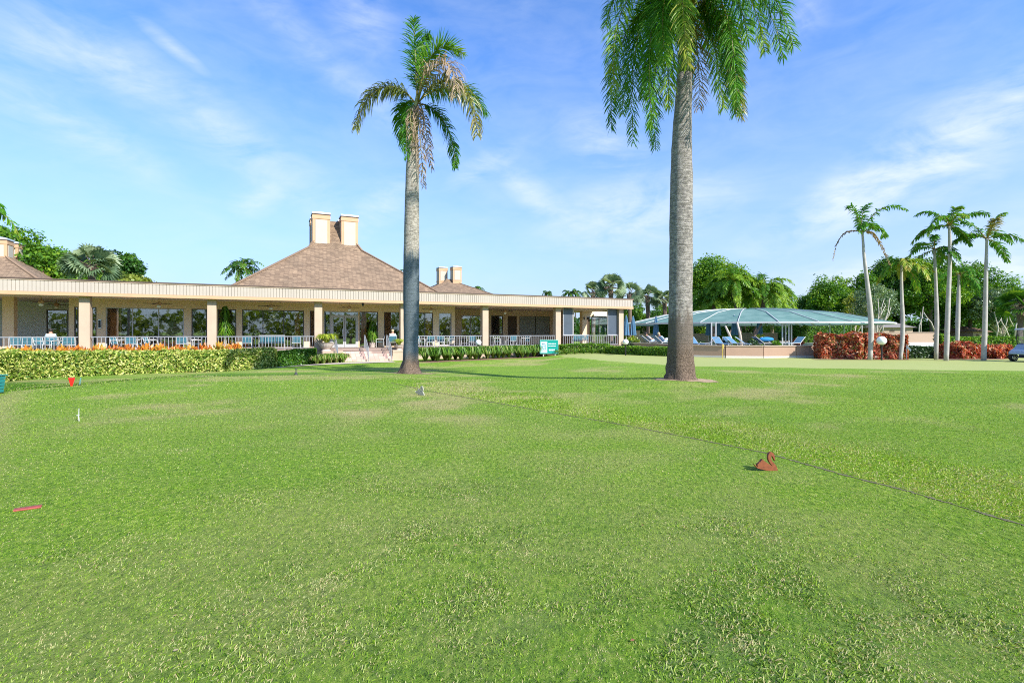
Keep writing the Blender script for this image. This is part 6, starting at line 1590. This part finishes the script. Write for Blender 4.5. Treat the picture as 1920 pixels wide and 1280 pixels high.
# ------------------------------------------------------------------ tee furniture
SW = [(290, 960), (650, 1050), (950, 1105), (1200, 1135), (1212, 1040), (1165, 920), (1105, 830), (1030, 745), (960, 680), (925, 610), (905, 540), (905, 470), (935, 440), (975, 470), (1015, 540), (1050, 600), (1090, 670), (1085, 560), (1078, 470), (1050, 390), (1000, 315), (940, 285), (885, 280), (830, 315), (785, 380), (768, 470), (775, 570), (800, 650), (850, 740), (915, 820), (985, 900), (850, 815), (650, 695), (490, 560), (472, 605), (432, 645), (405, 690), (352, 705), (330, 745), (292, 765), (262, 800), (278, 850), (282, 895), (90, 760), (200, 880)]
def swan(px, Y, s, rz, mat, label):
    g = G(px, Y); t = thing('swan_marker', label, 'tee marker', g, rz); o2 = [((x - 720) * s, (1135 - y) * s - .012) for x, y in SW]
    m = MB(); m.prism(o2, (1, 0, 0), (0, 0, 1), (0, 1, 0), (0, 0, 0), .028); m.build('silhouette', M[mat], t, world=False)
    m = MB(); m.tube([(.04, .0, -.06), (.04, 0, .03)], .008, 6); m.tube([(-.06, .0, -.06), (-.06, 0, .03)], .008, 6); m.build('spike', M['black'], t, world=False)
swan(1437, 5.56, .000252, R(8), 'rust', 'rusty red swan shaped tee marker beside the turf edge line')
swan(788, 12.3, .000275, R(-35), 'swan_grey', 'small grey swan shaped tee marker in the middle distance')
g = G(134, 15.0); t = thing('cone_marker', 'bright red upside down cone tee marker', 'tee marker', g)
m = MB(); m.lathe(g, [(.0, -.01), (.028, 0), (.105, .235), (.105, .25), (.0, .25)], 4); m.build('cone', M['red'], t, bevel=.004)
m = MB(); m.tube([g - Vector((0, 0, .08)), g + Vector((0, 0, .01))], .008, 6); m.build('spike', M['black'], t)
g = G(149, 15.3); t = thing('cup_post', 'short grey green peg right of the red tee marker', 'peg', g)
m = MB(); m.tube([g, g + Vector((.04, 0, .22))], [.02, .017], 8); m.build('shaft', plain('peg_green', (.12, .26, .24), .4), t); m = MB(); m.lathe(g, [(0, 0), (.04, 0), (.035, .03), (0, .035)], 10); m.build('foot', M['black'], t)
g = G(148.5, 8.68); t = thing('distance_stake', 'thin bent white stake standing in the tee grass', 'stake', g)
m = MB(); m.tube([g - Vector((0, 0, .02)), g + Vector((-.012, 0, .09)), g + Vector((-.008, 0, .10)), g + Vector((-.004, 0, .215))], [.007, .008, .006, .005], 8); m.bar(g + Vector((-.04, 0, .095)), g + Vector((.0, 0, .105)), .014); m.build('stake', M['white'], t)
g = G(555, 19.2); t = thing('tee_peg', 'small dark peg with a pale top near the end of the variegated hedge', 'peg', g)
m = MB(); m.lathe(g, [(0, 0), (.06, 0), (.055, .06), (.02, .09), (.015, .2), (.05, .21), (.05, .23), (0, .23)], 10); m.build('peg', M['iron'], t)
# sunken red plaque
a, b = G(25, 4.30), G(78, 4.40); t = thing('ground_plaque', 'faded red plaque sunk in the grass at the lower left', 'plaque', a.lerp(b, .5))
m = MB(); d = (b - a); n = Vector((-d.y, d.x, 0)).normalized() * .028; z = Vector((0, 0, .014)); m.hexa([a - n, b - n, b + n, a + n, a - n + z, b - n + z, b + n + z, a + n + z]); m.build('face', M['dullred'], t, bevel=.004)
m = MB(); m.hexa([a + n * .8, b + n * .8, b + n * 1.25, a + n * 1.25, a + n * .8 + z * 1.3, b + n * .8 + z * 1.3, b + n * 1.25 + z * 1.3, a + n * 1.25 + z * 1.3]); m.build('rim', M['soil'], t)
# teal slatted bin on the left edge
Y = 12.6; a = W(-66, 738, Y); b = W(-4, 703, Y); z0 = gz(a.x, Y); t = thing('tee_bench', 'teal plastic slatted box at the left edge of the photo', 'box', ((a.x + b.x) / 2, Y, z0))
m = MB()
for k in range(5):
    zz = z0 + .05 + k * .082; m.box(a.x, b.x - (4 - k) * .012, Y - .25 - .004 * k, Y + .2, zz, zz + .074)
m.build('slats', M['teal_plastic'], t, bevel=.008)
m = MB(); m.box(a.x - .02, b.x + .025, Y - .29, Y + .24, z0 + .465, z0 + .49); m.build('lid', M['teal_plastic'], t, bevel=.008)
for xx in (a.x + .1, b.x - .12):
    m = MB(); m.box(xx - .03, xx + .03, Y - .2, Y + .15, z0 - .03, z0 + .051); m.build('foot', M['white'], t)
# fallen leaves and divots on the grass
def litter():
    n = 130; y = rng.uniform(2.4, 13, n); x = rng.uniform(-1, 1, n) * y; P = np.stack([x, y, ground(x, y) + .012], 1); nr = np.tile(np.array([[0, 0, 1.0]]), (n, 1))
    v, T = leaves(P, .017, rng.uniform(0, 1, n), nr, .8, .6, .5)
    o = np_mesh('fallen_leaves', v, 4, T, [leafmat('litter_leaf', [(0, (.35, .10, .06)), (.5, (.5, .3, .16)), (1, (.6, .52, .34))])]); o['kind'] = 'stuff'; o['label'] = 'small dry leaves scattered over the lawn'
litter()

# far cottages seen under the right hand trees
def cottage(label, px0, px1, eave, top, Y, roofm, wallm):
    a, b = W(px0, eave, Y), W(px1, eave, Y); rz = W(0, top, Y).z; xm = (a.x + b.x) / 2; t = thing('cottage', label, 'house', (xm, Y, -.3))
    m = MB(); m.box(a.x + .4, b.x - .4, Y, Y + 6, -.5, a.z); m.build('wall', M[wallm], t)
    m = MB(); q = [(a.x, Y - .5, a.z), (b.x, Y - .5, a.z), (b.x, Y + 6.5, a.z), (a.x, Y + 6.5, a.z)]; r0, r1 = (xm - (b.x - a.x) * .12, Y + 3, rz), (xm + (b.x - a.x) * .12, Y + 3, rz)
    m.face([q[0], q[1], r1, r0]); m.face([q[2], q[3], r0, r1]); m.face([q[1], q[2], r1]); m.face([q[3], q[0], r0]); m.face(q[::-1]); m.build('roof', M[roofm], t)
    w = (b.x - a.x)
    for f in (.25, .6):
        m = MB(); m.box(a.x + w * f, a.x + w * (f + .14), Y - .03, Y - .003, max(.2, a.z - 1.6), a.z - .4); m.build('window', M['interior'], t)
M['roof_tan'] = plain('tan_roof', (.36, .22, .15), .9, .15, 6); M['roof_grey'] = plain('grey_roof', (.22, .20, .19), .9, .15, 6)
cottage('small cottage with a brown hipped roof seen between the last two palms', 1820, 1858, 622, 611, 84, 'roof_tan', 'tan_wall')
cottage('cottage with a grey roof behind the second slender palm', 1652, 1716, 614, 601, 80, 'roof_grey', 'tan_wall')

# ------------------------------------------------------------------ light, sky, camera
az_sun = math.atan2(.743, -.669); EL = R(36)
S = Vector((math.sin(az_sun) * math.cos(EL), math.cos(az_sun) * math.cos(EL), math.sin(EL)))
sl = bpy.data.lights.new('sun', 'SUN'); sl.energy = SUN_E = 4.7; sl.angle = R(0.53); sl.color = (1.0, .955, .88)
so = bpy.data.objects.new('sun', sl); COL.objects.link(so); so.rotation_euler = S.to_track_quat('Z', 'Y').to_euler(); so.location = (0, 0, 60)
w = bpy.data.worlds.new('World'); scene.world = w; w.use_nodes = True; nt = w.node_tree; nt.nodes.clear()
out = nt.nodes.new('ShaderNodeOutputWorld'); bg = nt.nodes.new('ShaderNodeBackground'); bg.inputs['Strength'].default_value = 0.12
sky = nt.nodes.new('ShaderNodeTexSky'); sky.sky_type = 'NISHITA'; sky.sun_disc = False; sky.sun_elevation = EL; sky.sun_rotation = az_sun; sky.air_density = 1.0; sky.dust_density = 0.6; sky.ozone_density = 1.5
tc = nt.nodes.new('ShaderNodeTexCoord'); sep = nt.nodes.new('ShaderNodeSeparateXYZ'); L(nt, tc.outputs['Generated'], sep.inputs[0])
az = mathn(nt, 'ARCTAN2', sep.outputs[0], sep.outputs[1]); el = mathn(nt, 'ARCSINE', sep.outputs[2])
base = mixc(nt, 1.0, sky.outputs[0], SKYMUL, 'MULTIPLY')
lowf = mathn(nt, 'MULTIPLY', mathn(nt, 'POWER', mathn(nt, 'SUBTRACT', 1.0, mathn(nt, 'MULTIPLY', mathn(nt, 'ABSOLUTE', el), 1.9), True), 1.4), .92)
base = mixc(nt, lowf, base, (2.85, 3.5, 4.6))
def cmb(a, b):
    c = nt.nodes.new('ShaderNodeCombineXYZ'); L(nt, a, c.inputs[0]); L(nt, b, c.inputs[1]); return c.outputs[0]
ae = cmb(az, el); mask = None
def px2ae(px, py):
    x, z = (px - 960) / F, (HOR - py) / F; return math.atan2(x, 1), math.atan2(z, math.hypot(1, x))
#   centre px, centre py, half length px, half width px, tilt deg (photo, up to the right positive), strength
CL = [(1790, 275, 330, 62, 22, .8), (1560, 395, 200, 40, 22, .55), (1190, 400, 190, 60, 8, .65), (1130, 265, 90, 45, -25, .55), (1000, 365, 80, 28, -35, .45), (430, 260, 300, 45, -28, .42), (120, 230, 260, 36, -22, .38), (320, 85, 75, 11, -28, .5),
      (100, 90, 200, 40, -12, .38), (480, 375, 50, 26, 20, .5), (720, 385, 80, 32, 40, .45), (910, 310, 75, 22, 28, .42), (680, 30, 60, 60, 40, .35), (1500, 30, 60, 40, 60, .35), (1600, 520, 230, 28, 6, .7), (1850, 470, 160, 60, 25, .45), (650, 150, 330, 30, -32, .25), (1905, 515, 90, 26, 0, .6)]
for (px, py, hl, hw_, tilt, stn) in CL:
    a0, e0 = px2ae(px, py); sc = math.cos(a0) ** 2 / F
    mp = N(nt, 'ShaderNodeMapping'); mp.vector_type = 'TEXTURE'; mp.inputs['Location'].default_value = (a0, e0, 0); mp.inputs['Rotation'].default_value = (0, 0, R(tilt)); mp.inputs['Scale'].default_value = (hl * sc * 1.25, hw_ / F * 1.25, 1)
    L(nt, ae, mp.inputs[0]); ln = nt.nodes.new('ShaderNodeVectorMath'); ln.operation = 'LENGTH'; L(nt, mp.outputs[0], ln.inputs[0])
    v = mathn(nt, 'MULTIPLY', mathn(nt, 'SUBTRACT', 1.0, ln.outputs['Value'], True), stn * 1.55)
    mask = v if mask is None else mathn(nt, 'ADD', mask, v)
mpn = N(nt, 'ShaderNodeMapping'); mpn.inputs['Scale'].default_value = (1, 2.6, 1); mpn.inputs['Rotation'].default_value = (0, 0, R(-20)); L(nt, ae, mpn.inputs[0])
nz = noise(nt, 5.0, 9, .58, mpn.outputs[0], .8); nz2 = noise(nt, 16, 8, .6, mpn.outputs[0], .5)
wisp = ramp(nt, mathn(nt, 'ADD', mathn(nt, 'MULTIPLY', nz, .7), mathn(nt, 'MULTIPLY', nz2, .3)), [(.36, (0, 0, 0)), (.66, (1, 1, 1))]).outputs[0]
cl = mathn(nt, 'MULTIPLY', mask, wisp, True); cl = mathn(nt, 'MULTIPLY', mathn(nt, 'ADD', cl, mathn(nt, 'MULTIPLY', wisp, .20)), .8, True)
col = mixc(nt, cl, base, CLOUDC)
L(nt, col, bg.inputs['Color']); L(nt, bg.outputs[0], out.inputs[0])

cam = bpy.data.cameras.new('camera'); co = bpy.data.objects.new('camera', cam); COL.objects.link(co)
co.location = (0, 0, CAMZ); co.rotation_euler = (R(90), 0, 0); cam.sensor_width = 36; cam.lens = 18.0
cam.shift_y = -(640 - HOR) / 1920; cam.clip_end = 6000; cam.clip_start = .05
scene.camera = co
scene.view_settings.view_transform = 'Standard'; scene.view_settings.look = 'None'; scene.view_settings.exposure = EXPO; scene.view_settings.gamma = 1
scene.cycles.max_bounces = 7; scene.cycles.transparent_max_bounces = 12; scene.cycles.sample_clamp_indirect = 2.0; scene.cycles.use_adaptive_sampling = False; scene.cycles.use_denoising = False; scene.cycles.filter_width = 1.05
scene.cycles.diffuse_bounces = 5; scene.cycles.glossy_bounces = 3; scene.cycles.caustics_reflective = False; scene.cycles.caustics_refractive = False
